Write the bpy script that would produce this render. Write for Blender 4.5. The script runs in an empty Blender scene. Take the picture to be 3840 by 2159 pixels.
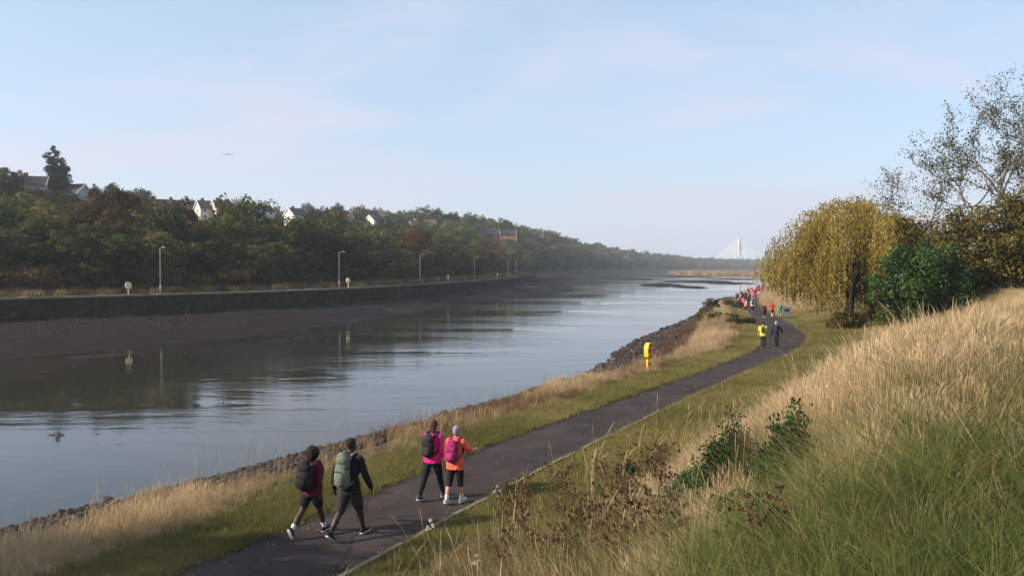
import bpy, bmesh, math, random
import numpy as np
from mathutils import Vector, Matrix, Euler

SC = bpy.context.scene
COL = SC.collection
R_ = math.radians

# ------------------------------------------------------------------ camera
F = 3000.0                       # focal length in photo pixels (3840 wide)
CAMZ = 5.1
PITCH = math.atan(79.5 / F)
cam = bpy.data.cameras.new('camera')
cam.lens = 36.0 * F / 3840.0
cam.sensor_width = 36.0
cam.clip_start = 0.2
cam.clip_end = 6000.0
camo = bpy.data.objects.new('camera', cam)
COL.objects.link(camo)
camo.location = (0, 0, CAMZ)
camo.rotation_euler = (R_(90) - PITCH, 0, 0)
SC.camera = camo

# ------------------------------------------------------------------ world, sun, exposure
CLOUD_SHIFT = (7, 2, 0)
SUN_EL, SUN_AZ = R_(27), R_(-106)          # azimuth from +Y towards +X; the sun stands to the left
sun_dir = Vector((math.sin(SUN_AZ) * math.cos(SUN_EL), math.cos(SUN_AZ) * math.cos(SUN_EL), math.sin(SUN_EL)))
W = bpy.data.worlds.new('World')
SC.world = W
W.use_nodes = True
nt = W.node_tree
nt.nodes.clear()
def wn(t, **k):
    n = nt.nodes.new(t)
    for a, b in k.items(): setattr(n, a, b)
    return n
wout = wn('ShaderNodeOutputWorld'); wbg = wn('ShaderNodeBackground')
sky = wn('ShaderNodeTexSky', sky_type='NISHITA', sun_disc=False, sun_elevation=SUN_EL, sun_rotation=SUN_AZ,
         air_density=1.0, dust_density=1.2, ozone_density=2.0, altitude=0)
wbg.inputs['Strength'].default_value = 0.14
geo = wn('ShaderNodeTexCoord')
sep = wn('ShaderNodeSeparateXYZ')
nt.links.new(geo.outputs['Generated'], sep.inputs[0])
def wm(op, a, b=None, clamp=False):
    n = wn('ShaderNodeMath', operation=op, use_clamp=clamp)
    for i, v in enumerate((a, b)):
        if v is None: continue
        if isinstance(v, (int, float)): n.inputs[i].default_value = v
        else: nt.links.new(v, n.inputs[i])
    return n.outputs[0]
zpos = wm('MAXIMUM', sep.outputs['Z'], 0.0)
den = wm('ADD', zpos, 0.16)
cx_ = wm('DIVIDE', sep.outputs['X'], den); cy_ = wm('DIVIDE', sep.outputs['Y'], den)
comb = wn('ShaderNodeCombineXYZ')
nt.links.new(cx_, comb.inputs[0]); nt.links.new(cy_, comb.inputs[1])
n1 = wn('ShaderNodeTexNoise'); n1.inputs['Scale'].default_value = 0.9; n1.inputs['Detail'].default_value = 7; n1.inputs['Roughness'].default_value = 0.55
n1.inputs['Distortion'].default_value = 0.5
cmap = wn('ShaderNodeMapping'); cmap.inputs['Location'].default_value = CLOUD_SHIFT; cmap.inputs['Scale'].default_value = (.8, 1.3, 1)
nt.links.new(comb.outputs[0], cmap.inputs[0]); nt.links.new(cmap.outputs[0], n1.inputs['Vector'])
r1 = wn('ShaderNodeMapRange', interpolation_type='SMOOTHSTEP')
r1.inputs[1].default_value = 0.42; r1.inputs[2].default_value = 0.70
nt.links.new(n1.outputs['Fac'], r1.inputs[0])
# a thin veil everywhere that thickens towards the horizon
veil = wm('POWER', wm('SUBTRACT', 1.0, zpos, True), 7.0)
veil = wm('MULTIPLY', veil, 0.62)
cl = wm('MULTIPLY', r1.outputs[0], 0.62)
m = wm('ADD', wm('ADD', veil, cl), 0.04, True)
pale = wn('ShaderNodeMix', data_type='RGBA'); pale.inputs[0].default_value = 0.5
nt.links.new(sky.outputs[0], pale.inputs[6]); pale.inputs[7].default_value = (2.8, 3.78, 4.85, 1)
mix = wn('ShaderNodeMix', data_type='RGBA')
nt.links.new(m, mix.inputs[0])
nt.links.new(pale.outputs[2], mix.inputs[6])
mix.inputs[7].default_value = (3.6, 3.72, 4.4, 1)
hsv = wn('ShaderNodeHueSaturation')
nt.links.new(mix.outputs[2], hsv.inputs['Color'])
nt.links.new(hsv.outputs[0], wbg.inputs['Color'])
nt.links.new(wbg.outputs[0], wout.inputs['Surface'])

sun = bpy.data.lights.new('sun', 'SUN')
sun.energy = 5.0
sun.angle = R_(0.8)
sun.color = (1.0, 0.86, 0.68)
suno = bpy.data.objects.new('sun', sun)
COL.objects.link(suno)
suno.rotation_euler = sun_dir.to_track_quat('Z', 'Y').to_euler()
suno.location = sun_dir * 300

vs = SC.view_settings
vs.view_transform = 'Standard'; vs.look = 'None'; vs.exposure = 0.55; vs.gamma = 1.0
vs.use_curve_mapping = False
SC.render.engine = 'CYCLES'
cy = SC.cycles
cy.max_bounces = 6; cy.diffuse_bounces = 2; cy.glossy_bounces = 3; cy.transmission_bounces = 4
cy.volume_bounces = 1; cy.transparent_max_bounces = 8
cy.caustics_reflective = False; cy.caustics_refractive = False
cy.use_denoising = True
try: cy.denoiser = 'OPENIMAGEDENOISE'
except Exception: pass
cy.sample_clamp_indirect = 4.0

# ------------------------------------------------------------------ helpers
def ray(u, v):
    c, s = math.cos(PITCH), math.sin(PITCH)
    a = (u - 1920) / F; b = -(v - 1079.5) / F
    return Vector((a, c + b * s, -s + b * c))
def at(u, v, y):
    d = ray(u, v); d = d * (y / d.y)
    return Vector((0, 0, CAMZ)) + d
def on_z(u, v, z):
    d = ray(u, v); k = (z - CAMZ) / d.z
    return Vector((0, 0, CAMZ)) + d * k
def hit(u, v, hf, y0=2.0, y1=900.0):
    d = ray(u, v); d = d / d.y
    y = y0
    while y < y1:
        p = Vector((0, 0, CAMZ)) + d * y
        if p.z <= hf(p.x, p.y): return p
        y += max(0.05, y * 0.004)
    return Vector((0, 0, CAMZ)) + d * y1

def tag(o, label=None, cat=None, group=None, kind=None):
    if label: o['label'] = label
    if cat: o['category'] = cat
    if group: o['group'] = group
    if kind: o['kind'] = kind
    return o
def empty(name, loc=(0, 0, 0), rz=0.0, label=None, cat=None, group=None):
    o = bpy.data.objects.new(name, None); COL.objects.link(o)
    o.empty_display_size = 0.2
    o.location = loc; o.rotation_euler = (0, 0, rz)
    return tag(o, label, cat, group)
def link(name, me, mat=None, parent=None, loc=None, rz=None, scale=None):
    o = bpy.data.objects.new(name, me); COL.objects.link(o)
    if mat is not None:
        if len(me.materials) == 0: me.materials.append(mat)
        if me.materials[0] is not mat:
            o.material_slots[0].link = 'OBJECT'; o.material_slots[0].material = mat
    if parent is not None: o.parent = parent
    if loc is not None: o.location = loc
    if rz is not None: o.rotation_euler = (0, 0, rz)
    if scale is not None: o.scale = scale if hasattr(scale, '__len__') else (scale,) * 3
    return o
def mesh(name, V, Fc, smooth=False):
    me = bpy.data.meshes.new(name)
    me.from_pydata([tuple(v) for v in V], [], Fc)
    if smooth: me.polygons.foreach_set('use_smooth', np.ones(len(me.polygons), bool))
    me.update()
    return me
def np_mesh(name, V, Q, smooth=False, fattr=None, vattr=None):
    """V (n,3) float, Q (m,k) int, k = 3 or 4"""
    me = bpy.data.meshes.new(name)
    V = np.asarray(V, np.float32); Q = np.asarray(Q, np.int32)
    k = Q.shape[1]
    me.vertices.add(len(V)); me.vertices.foreach_set('co', V.ravel())
    me.loops.add(Q.size); me.loops.foreach_set('vertex_index', Q.ravel())
    me.polygons.add(len(Q)); me.polygons.foreach_set('loop_start', np.arange(0, Q.size, k, dtype=np.int32))
    if smooth: me.polygons.foreach_set('use_smooth', np.ones(len(Q), bool))
    me.update(calc_edges=True)
    if fattr is not None:
        for n, a in fattr.items():
            at_ = me.attributes.new(n, 'FLOAT', 'FACE'); at_.data.foreach_set('value', np.asarray(a, np.float32))
    if vattr is not None:
        for n, a in vattr.items():
            at_ = me.attributes.new(n, 'FLOAT', 'POINT'); at_.data.foreach_set('value', np.asarray(a, np.float32))
    return me
def grid_mesh(name, X, Y, Z, keep=None, smooth=True, vattr=None):
    n, m_ = X.shape
    V = np.stack([X, Y, Z], -1).reshape(-1, 3)
    i = np.arange(n - 1)[:, None] * m_ + np.arange(m_ - 1)[None, :]
    Q = np.stack([i, i + 1, i + m_ + 1, i + m_], -1)
    if keep is not None: Q = Q[keep]
    return np_mesh(name, V, Q.reshape(-1, 4), smooth, vattr=None if vattr is None else {k: a.ravel() for k, a in vattr.items()})

class MB:
    """collects boxes, tubes, cards into one mesh"""
    def __init__(s): s.V = []; s.F = []
    def box(s, c, size, rot=None):
        b = len(s.V); c = Vector(c); hx, hy, hz = size[0] / 2, size[1] / 2, size[2] / 2
        for x, y, z in ((-1,-1,-1),(1,-1,-1),(1,1,-1),(-1,1,-1),(-1,-1,1),(1,-1,1),(1,1,1),(-1,1,1)):
            p = Vector((x * hx, y * hy, z * hz))
            if rot is not None: p = rot @ p
            s.V.append(c + p)
        for f in ((0,3,2,1),(4,5,6,7),(0,1,5,4),(1,2,6,5),(2,3,7,6),(3,0,4,7)): s.F.append([b + i for i in f])
        return s
    def tube(s, pts, rad, seg=8, side=(1, 0, 0), cap=True):
        pts = [Vector(p) for p in pts]; n = len(pts)
        rad = [(r, r) if not hasattr(r, '__len__') else r for r in (rad if hasattr(rad, '__len__') else [rad] * n)]
        P = list(zip(pts, rad))
        if cap:
            def ends(p, r, t):
                m_ = min(r)
                return [(p + t * m_ * 0.55, (r[0] * .84, r[1] * .84)), (p + t * m_ * 0.9, (r[0] * .45, r[1] * .45))]
            t0 = (pts[0] - pts[1]).normalized(); t1 = (pts[-1] - pts[-2]).normalized()
            P = list(reversed(ends(pts[0], rad[0], t0))) + P + ends(pts[-1], rad[-1], t1)
        side = Vector(side); b = len(s.V); N = len(P)
        for i, (p, r) in enumerate(P):
            a = P[max(i - 1, 0)][0]; c = P[min(i + 1, N - 1)][0]
            t = (c - a).normalized()
            sd = side - t * side.dot(t)
            if sd.length < 1e-3: sd = t.orthogonal()
            sd.normalize(); o = t.cross(sd)
            for k in range(seg):
                an = 2 * math.pi * k / seg
                s.V.append(p + sd * (math.cos(an) * r[0]) + o * (math.sin(an) * r[1]))
        for i in range(N - 1):
            for k in range(seg):
                k2 = (k + 1) % seg
                s.F.append([b + i * seg + k, b + i * seg + k2, b + (i + 1) * seg + k2, b + (i + 1) * seg + k])
        s.F.append([b + k for k in reversed(range(seg))])
        s.F.append([b + (N - 1) * seg + k for k in range(seg)])
        return s
    def ball(s, c, r, seg=10, rings=6):
        c = Vector(c); r = r if hasattr(r, '__len__') else (r, r, r); b = len(s.V)
        s.V.append(c + Vector((0, 0, -r[2])))
        for i in range(1, rings):
            a = -math.pi / 2 + math.pi * i / rings
            for k in range(seg):
                t = 2 * math.pi * k / seg
                s.V.append(c + Vector((r[0] * math.cos(a) * math.cos(t), r[1] * math.cos(a) * math.sin(t), r[2] * math.sin(a))))
        s.V.append(c + Vector((0, 0, r[2])))
        top = len(s.V) - 1
        for k in range(seg):
            k2 = (k + 1) % seg
            s.F.append([b, b + 1 + k2, b + 1 + k])
            for i in range(rings - 2):
                p = b + 1 + i * seg
                s.F.append([p + k, p + k2, p + seg + k2, p + seg + k])
            p = b + 1 + (rings - 2) * seg
            s.F.append([p + k, p + k2, top])
        return s
    def prism(s, poly, d):
        """poly: list of Vectors, extruded by vector d"""
        b = len(s.V); n = len(poly); d = Vector(d)
        s.V += [Vector(p) for p in poly] + [Vector(p) + d for p in poly]
        s.F.append([b + i for i in reversed(range(n))]); s.F.append([b + n + i for i in range(n)])
        for i in range(n):
            j = (i + 1) % n
            s.F.append([b + i, b + j, b + n + j, b + n + i])
        return s
    def mesh(s, name, smooth=False): return mesh(name, s.V, s.F, smooth)
    def build(s, name, mat, parent=None, smooth=False, **k): return link(name, s.mesh(name, smooth), mat, parent, **k)
    def solid(s, name, voxel=0.012, smooth=3):
        """one continuous skin round everything collected (voxel remesh)"""
        me = s.mesh(name); o = bpy.data.objects.new('tmp_' + name, me); COL.objects.link(o)
        r = o.modifiers.new('r', 'REMESH'); r.mode = 'VOXEL'; r.voxel_size = voxel; r.use_smooth_shade = True
        if smooth:
            q = o.modifiers.new('s', 'SMOOTH'); q.iterations = smooth; q.factor = 0.5
        dg = bpy.context.evaluated_depsgraph_get()
        out = bpy.data.meshes.new_from_object(o.evaluated_get(dg))
        bpy.data.objects.remove(o); bpy.data.meshes.remove(me)
        out.name = name; out.materials.clear()
        return out

# ------------------------------------------------------------------ materials
def nodes_of(name):
    m_ = bpy.data.materials.new(name); m_.use_nodes = True
    n = m_.node_tree; b = n.nodes['Principled BSDF']
    return m_, n, b
def mat(name, col, var=0.25, scale=4.0, rough=0.85, spec=0.12, bump=0.0, col2=None, detail=5, bscale=None, metal=0.0, coord='Object'):
    m_, n, b = nodes_of(name)
    c1 = tuple(max(0, c * (1 - var)) for c in col); c2 = col2 or tuple(c * (1 + var) for c in col)
    tc = n.nodes.new('ShaderNodeTexCoord'); nz = n.nodes.new('ShaderNodeTexNoise')
    nz.inputs['Scale'].default_value = scale; nz.inputs['Detail'].default_value = detail; nz.inputs['Roughness'].default_value = 0.6
    n.links.new(tc.outputs[coord], nz.inputs['Vector'])
    rp = n.nodes.new('ShaderNodeMapRange'); rp.inputs[1].default_value = 0.3; rp.inputs[2].default_value = 0.7
    n.links.new(nz.outputs['Fac'], rp.inputs[0])
    mx = n.nodes.new('ShaderNodeMix'); mx.data_type = 'RGBA'
    n.links.new(rp.outputs[0], mx.inputs[0])
    mx.inputs[6].default_value = (*c1, 1); mx.inputs[7].default_value = (*c2, 1)
    n.links.new(mx.outputs[2], b.inputs['Base Color'])
    b.inputs['Roughness'].default_value = rough; b.inputs['Specular IOR Level'].default_value = spec; b.inputs['Metallic'].default_value = metal
    if bump:
        bn = n.nodes.new('ShaderNodeBump'); bn.inputs['Strength'].default_value = bump; bn.inputs['Distance'].default_value = 0.05
        nb = nz
        if bscale:
            nb = n.nodes.new('ShaderNodeTexNoise'); nb.inputs['Scale'].default_value = bscale; nb.inputs['Detail'].default_value = 4
            n.links.new(tc.outputs[coord], nb.inputs['Vector'])
        n.links.new(nb.outputs['Fac'], bn.inputs['Height']); n.links.new(bn.outputs[0], b.inputs['Normal'])
    return m_
def leafmat(name, c1, c2, attr='leafv', atype='GEOMETRY', trans=0.3, rough=0.75, spec=0.08, c3=None):
    m_, n, b = nodes_of(name)
    a = n.nodes.new('ShaderNodeAttribute'); a.attribute_name = attr; a.attribute_type = atype
    rp = n.nodes.new('ShaderNodeValToRGB'); e = rp.color_ramp.elements
    e[0].color = (*c1, 1); e[1].color = (*c2, 1)
    if c3:
        e[1].position = 0.7; x = e.new(1.0); x.color = (*c3, 1)
    n.links.new(a.outputs['Fac'], rp.inputs[0])
    if atype == 'GEOMETRY':                # every plant its own tone
        oi = n.nodes.new('ShaderNodeObjectInfo'); mr = n.nodes.new('ShaderNodeMapRange'); mr.inputs[3].default_value = .62; mr.inputs[4].default_value = 1.45
        n.links.new(oi.outputs['Random'], mr.inputs[0]); hs = n.nodes.new('ShaderNodeHueSaturation'); n.links.new(mr.outputs[0], hs.inputs['Value']); n.links.new(rp.outputs[0], hs.inputs['Color'])
        rp = hs
    n.links.new(rp.outputs[0], b.inputs['Base Color'])
    b.inputs['Roughness'].default_value = rough; b.inputs['Specular IOR Level'].default_value = spec
    if trans:
        t = n.nodes.new('ShaderNodeBsdfTranslucent'); ms = n.nodes.new('ShaderNodeMixShader'); ms.inputs[0].default_value = trans
        n.links.new(rp.outputs[0], t.inputs['Color'])
        n.links.new(b.outputs[0], ms.inputs[1]); n.links.new(t.outputs[0], ms.inputs[2])
        n.links.new(ms.outputs[0], n.nodes['Material Output'].inputs['Surface'])
    return m_

# ------------------------------------------------------------------ the lie of the land
WATER = -2.2
HAZE_D = .00027
def curve(pts, step=1.0, sm=4):
    a = np.array(pts, float); ys = np.arange(a[0, 0], a[-1, 0] + step, step)
    x = np.interp(ys, a[:, 0], a[:, 1])
    k = np.exp(-0.5 * (np.arange(-3 * sm, 3 * sm + 1) / sm) ** 2); k /= k.sum()
    xs = np.convolve(np.pad(x, 3 * sm, mode='reflect', reflect_type='odd'), k, 'valid')
    return lambda y: np.interp(y, ys, xs)
PL = curve([(-40,-36),(0,-13),(13.2,-5.6),(17.7,-3.4),(22.8,-1.0),(35.1,6.2),(44,11.4),(51.9,15.6),(58,18.2),(70,21.3),(80,24),(110,31.6),(141,39.5),(180,53),(215,66),(330,112)], 1, 3)
PR = curve([(-40,-32.6),(0,-9.8),(13.2,-2.5),(17.4,-.66),(23.3,2.45),(35.1,8.9),(44,14.2),(52,18.9),(58.6,21.9),(63,23.5),(67.7,24.9),(82.5,28.5),(113,35.2),(141,43),(180,56.5),(215,69.5),(330,116)], 1, 3)
RW = curve([(-40,-62),(10,-21.5),(22,-14.1),(28.3,-9.7),(41.5,-1.8),(50,3.2),(59,7.1),(68,9.0),(77.7,12),(100,20.5),(123,28.9),(150,36),(180,46),(228,66),(330,108)], 1, 3)
ZP = curve([(-40,.1),(0,.05),(17,0),(35,-.2),(52,-.3),(80,-.6),(110,-.9),(141,-1.05),(215,-1.5),(330,-1.6)], 1, 4)
def sstep(a, b, x):
    t = np.clip((x - a) / (b - a), 0, 1); return t * t * (3 - 2 * t)
def lump(x, y):
    return (np.sin(x * 1.3 + 1.7 * np.sin(y * .7)) * np.cos(y * 1.1 + .9 * np.sin(x * .5 + 2)) * .5
            + np.sin(x * 2.9 - y * 1.7 + 1.3) * .22 + np.sin(x * .37 + y * .53) * .6)
def zones(x, y):
    """signed offsets: t left of the path, p right of the kerb, w width of the bank"""
    c = 1 / np.sqrt(1 + ((PL(y + 2) - PL(y - 2)) / 4) ** 2)
    return (PL(y) - x) * c, (x - PR(y)) * c, (PL(y) - RW(y)) * c
def gz(x, y):
    x = np.asarray(x, float); y = np.asarray(y, float)
    t, p, w = zones(x, y); zp = ZP(y)
    w = np.maximum(w, 5.0)
    t2 = np.minimum(5.3, .5 * w + .3)
    zl = zp - .03 * np.clip(t, 0, 1.5)
    zl = zl - .75 * np.clip((t - 1.5) / (t2 - 1.5), 0, 1)
    zedge = zp - .795
    zl = np.where(t > t2, zedge + (WATER - zedge) * (t - t2) / (w - t2), zl)
    zl = np.where(t > w, WATER - (t - w) * .25, zl)
    near = np.interp(p, [0, 1.2, 2.8, 5, 8.3, 15, 40, 120], [.03, .06, .22, 1.35, 3.5, 3.9, 4.6, 7])
    far = np.interp(p, [0, 2.5, 6, 10, 14, 40, 120], [.03, .08, .55, 1.7, 3.1, 4.0, 7])
    b = sstep(10, 34, y)
    zr = zp + near * (1 - b) + far * b
    z = np.where(t > 0, zl, np.where(p > 0, zr, zp - .05))
    amp = .07 * sstep(1.2, 2.5, np.maximum(t, p)) + .03 * sstep(.2, 1, np.maximum(t, p))
    return z + lump(x, y) * amp
def gzs(x, y): return float(gz(x, y))

# left bank: line of the quay wall, then the natural shore beyond it
BANK = np.array([(-260,-110),(-190,-40),(-98,51),(-58,91),(-35,114),(-21,152),(-1.7,251),(11.4,372),(35,500),(85,700),(165,1000),(330,1400),(560,1850),(800,2150),(1200,2450)], float)
def resample(P, step):
    d = np.r_[0, np.cumsum(np.hypot(*np.diff(P, axis=0).T))]
    s = np.arange(0, d[-1], step)
    return np.stack([np.interp(s, d, P[:, 0]), np.interp(s, d, P[:, 1])], -1)
def smooth_line(P, step, sm):
    q = resample(P, step); k = np.exp(-0.5 * (np.arange(-3 * sm, 3 * sm + 1) / sm) ** 2); k /= k.sum()
    return np.stack([np.convolve(np.pad(q[:, i], 3 * sm, mode='reflect', reflect_type='odd'), k, 'valid') for i in (0, 1)], -1)
BL = smooth_line(BANK, 4.0, 4)
BT = np.gradient(BL, axis=0); BT /= np.linalg.norm(BT, axis=1)[:, None]
BN = np.stack([-BT[:, 1], BT[:, 0]], -1)          # to the left, inland
def bank_dist(x, y):
    x = np.asarray(x, float); y = np.asarray(y, float); sh = x.shape
    P = np.stack([x.ravel(), y.ravel()], -1); out = np.empty(len(P)); idx = np.empty(len(P), int)
    for a in range(0, len(P), 4000):
        q = P[a:a + 4000]
        d = ((q[:, None, :] - BL[None]) ** 2).sum(-1); j = d.argmin(1); idx[a:a + 4000] = j
        v = q - BL[j]; along = (v * BT[j]).sum(1); across = (v * BN[j]).sum(1)
        out[a:a + 4000] = np.where((along ** 2 > 36), np.sign(across) * np.sqrt(d[np.arange(len(q)), j]), across)
    return out.reshape(sh), idx.reshape(sh)
QUAY = 1.5
def lz(x, y):
    t, j = bank_dist(x, y); s = BL[j, 1]
    nat = sstep(372, 420, s)                       # beyond the wall's end: natural shore
    base = QUAY * (1 - nat) + nat * (-2.3 + 3.8 * sstep(-5, 40, t))
    hc = np.interp(s, [-40, 90, 250, 400, 500, 700, 1000, 1300, 1700], [21, 21.5, 20, 21, 22, 20.5, 15, 8, 3])
    tt = t * np.interp(s, [260, 480], [1, 2.2])
    rise = hc * (0.34 * sstep(10, 60, tt) + 0.66 * sstep(48, 125, tt)) + np.clip(t - 120, 0, 400) * .012
    z = base + rise + lump(np.asarray(x) * .12, np.asarray(y) * .12) * np.clip((t - 8) / 40, 0, 1) * .9
    return np.where(t < 0.4 + 2.0 * (1 - nat), -3.2, z)
def lzs(x, y): return float(lz(np.array([x]), np.array([y]))[0])
# ------------------------------------------------------------------ setting: ground, path, water, banks
rng = np.random.default_rng(7)
def ground_mat():
    m_, n, b = nodes_of('ground_soil')
    def att(nm):
        a = n.nodes.new('ShaderNodeAttribute'); a.attribute_name = nm; return a.outputs['Fac']
    tc = n.nodes.new('ShaderNodeTexCoord')
    def noise(s, d=6):
        z = n.nodes.new('ShaderNodeTexNoise'); z.inputs['Scale'].default_value = s; z.inputs['Detail'].default_value = d
        n.links.new(tc.outputs['Object'], z.inputs['Vector']); return z.outputs['Fac']
    def mx(f, a, b2):
        q = n.nodes.new('ShaderNodeMix'); q.data_type = 'RGBA'; n.links.new(f, q.inputs[0])
        for i, v in ((6, a), (7, b2)):
            if isinstance(v, tuple): q.inputs[i].default_value = (*v, 1)
            else: n.links.new(v, q.inputs[i])
        return q.outputs[2]
    soil = mx(noise(3), (.055, .042, .022), (.12, .085, .045))
    mown = mx(noise(1.6), (.075, .080, .022), (.15, .13, .045))
    lush = mx(noise(2.2), (.03, .06, .012), (.075, .11, .022))
    mud = mx(noise(2.5), (.028, .024, .02), (.06, .05, .042))
    c = mx(att('mown'), soil, mown); c = mx(att('lush'), c, lush); c = mx(att('mud'), c, mud)
    n.links.new(c, b.inputs['Base Color']); b.inputs['Roughness'].default_value = .95; b.inputs['Specular IOR Level'].default_value = .05
    bp = n.nodes.new('ShaderNodeBump'); bp.inputs['Strength'].default_value = .6; bp.inputs['Distance'].default_value = .06
    n.links.new(noise(14, 4), bp.inputs['Height']); n.links.new(bp.outputs[0], b.inputs['Normal'])
    return m_
ys = np.concatenate([np.arange(-14, 30, .25), np.arange(30, 80, .5), np.arange(80, 160, 1.0), np.arange(160, 322, 4.0)])
cols = []
for y in ys:
    r, a, b = RW(y), PL(y), PR(y)
    cols.append(np.concatenate([np.linspace(r - 7, r - .3, 5), np.linspace(r, a - 1.9, 24), np.linspace(a - 1.6, a, 6), np.linspace(a + .01, b - .01, 3),
                                np.linspace(b, b + 2.4, 7), b + 2.4 + 12 * np.linspace(.03, 1, 34) ** 1.25, b + 14.4 + 80 * np.linspace(.06, 1, 12) ** 1.6]))
X = np.array(cols); Y = np.repeat(ys[:, None], X.shape[1], 1); Z = gz(X, Y)
T_, P_, W_ = zones(X, Y)
nzv = lump(X * 1.0, Y * 1.0)
mown = np.clip(np.maximum(sstep(2.3, 1.3, T_ + .2 * nzv) * (T_ > 0), sstep(3.0, 2.0, P_ + .3 * nzv) * (P_ > 0)), 0, 1)
lushm = sstep(-.5, 1.0, P_ + .5 * nzv - (7.4 + np.clip((Y - 5) * .45, 0, 1.7) + np.clip((Y - 10) * .22, 0, 6)))
W5 = np.maximum(W_, 5.0); t2_ = np.minimum(5.3, .5 * W5 + .3)
mudm = sstep(-.3, .8, T_ - t2_ + .3 * nzv)
G_SOIL = ground_mat()
g = link('ground', grid_mesh('ground', X, Y, Z, vattr={'mown': mown, 'lush': lushm, 'mud': mudm}), G_SOIL)
tag(g, 'grassy near bank sloping from the footpath to the river', kind='structure')

# footpath: worn tarmac
def path_mat():
    m_, n, b = nodes_of('tarmac')
    tc = n.nodes.new('ShaderNodeTexCoord')
    def noise(s, d, r=.6):
        z = n.nodes.new('ShaderNodeTexNoise'); z.inputs['Scale'].default_value = s; z.inputs['Detail'].default_value = d; z.inputs['Roughness'].default_value = r
        n.links.new(tc.outputs['Object'], z.inputs['Vector']); return z.outputs['Fac']
    r1 = n.nodes.new('ShaderNodeValToRGB'); e = r1.color_ramp.elements
    e[0].position = .35; e[0].color = (.040, .033, .032, 1); e[1].position = .68; e[1].color = (.070, .057, .054, 1)
    n.links.new(noise(.55, 6), r1.inputs[0])
    r2 = n.nodes.new('ShaderNodeMix'); r2.data_type = 'RGBA'; r2.blend_type = 'MULTIPLY'; r2.inputs[0].default_value = .8
    n.links.new(r1.outputs[0], r2.inputs[6])
    r3 = n.nodes.new('ShaderNodeValToRGB'); e = r3.color_ramp.elements
    e[0].position = .3; e[0].color = (.6, .6, .6, 1); e[1].position = .75; e[1].color = (1.35, 1.3, 1.25, 1)
    n.links.new(noise(38, 3, .8), r3.inputs[0]); n.links.new(r3.outputs[0], r2.inputs[7])
    wv = n.nodes.new('ShaderNodeMix'); wv.data_type = 'RGBA'; wv.inputs[0].default_value = .16
    n.links.new(tc.outputs['Object'], wv.inputs[6])
    wz = n.nodes.new('ShaderNodeTexNoise'); wz.inputs['Scale'].default_value = 1.3; wz.inputs['Detail'].default_value = 5; n.links.new(tc.outputs['Object'], wz.inputs['Vector']); n.links.new(wz.outputs['Color'], wv.inputs[7])
    vo = n.nodes.new('ShaderNodeTexVoronoi'); vo.feature = 'DISTANCE_TO_EDGE'; vo.inputs['Scale'].default_value = .42; n.links.new(wv.outputs[2], vo.inputs['Vector'])
    cr = n.nodes.new('ShaderNodeMapRange'); cr.inputs[1].default_value = .003; cr.inputs[2].default_value = .012; cr.inputs[3].default_value = .62; cr.inputs[4].default_value = 1.0; n.links.new(vo.outputs['Distance'], cr.inputs[0])
    ck = n.nodes.new('ShaderNodeHueSaturation'); n.links.new(r2.outputs[2], ck.inputs['Color']); n.links.new(cr.outputs[0], ck.inputs['Value'])
    n.links.new(ck.outputs[0], b.inputs['Base Color']); b.inputs['Roughness'].default_value = .92; b.inputs['Specular IOR Level'].default_value = .08
    bp = n.nodes.new('ShaderNodeBump'); bp.inputs['Strength'].default_value = .35; bp.inputs['Distance'].default_value = .01
    n.links.new(noise(90, 2), bp.inputs['Height']); n.links.new(bp.outputs[0], b.inputs['Normal'])
    return m_
yp = np.concatenate([np.arange(-14, 90, .2), np.arange(90, 320, 1.0)])
fr = np.linspace(0, 1, 7)
edge = .05 * np.sin(yp * 3.1) + .05 * np.sin(yp * 7.7 + 1) + .035 * np.sin(yp * 13.9 + 2)
XP = (PL(yp) + edge)[:, None] * (1 - fr) + (PR(yp) - .02)[:, None] * fr
YP = np.repeat(yp[:, None], 7, 1)
ZPp = ZP(yp)[:, None] + .02 * (1 - (2 * fr - 1) ** 2)[None] - .012
pth = link('path', grid_mesh('path', XP, YP, ZPp), path_mat())
tag(pth, 'dark tarmac footpath curving away along the river', kind='structure')
# edging stones along the right side of the path, each one a piece
KM = mat('edging_concrete', (.22, .175, .125), .35, 6, .9, .2, .3)
kb = bmesh.new(); bmesh.ops.create_cube(kb, size=1.0)
bmesh.ops.bevel(kb, geom=list(kb.edges), offset=.06, segments=1, affect='EDGES')
km = bpy.data.meshes.new('kerb_stone'); kb.to_mesh(km); kb.free()
y = 9.0; rr = random.Random(3); nk = 0
while y < 66:
    x = float(PR(y)); x2 = float(PR(y + .8)); dx, dy = x2 - x, .8; L = math.hypot(dx, dy)
    k = .8 / L * .92
    if rr.random() < .95:
        o = link('kerb_stone', km, KM, pth, (x + dx * k / 2 + .05, y + dy * k / 2, float(ZP(y)) + .02 + rr.uniform(-.015, .015)), math.atan2(dy, dx) + rr.uniform(-.02, .02), (.90, .10, .16))
    y += .8 * k * (1 / .98); nk += 1

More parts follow.
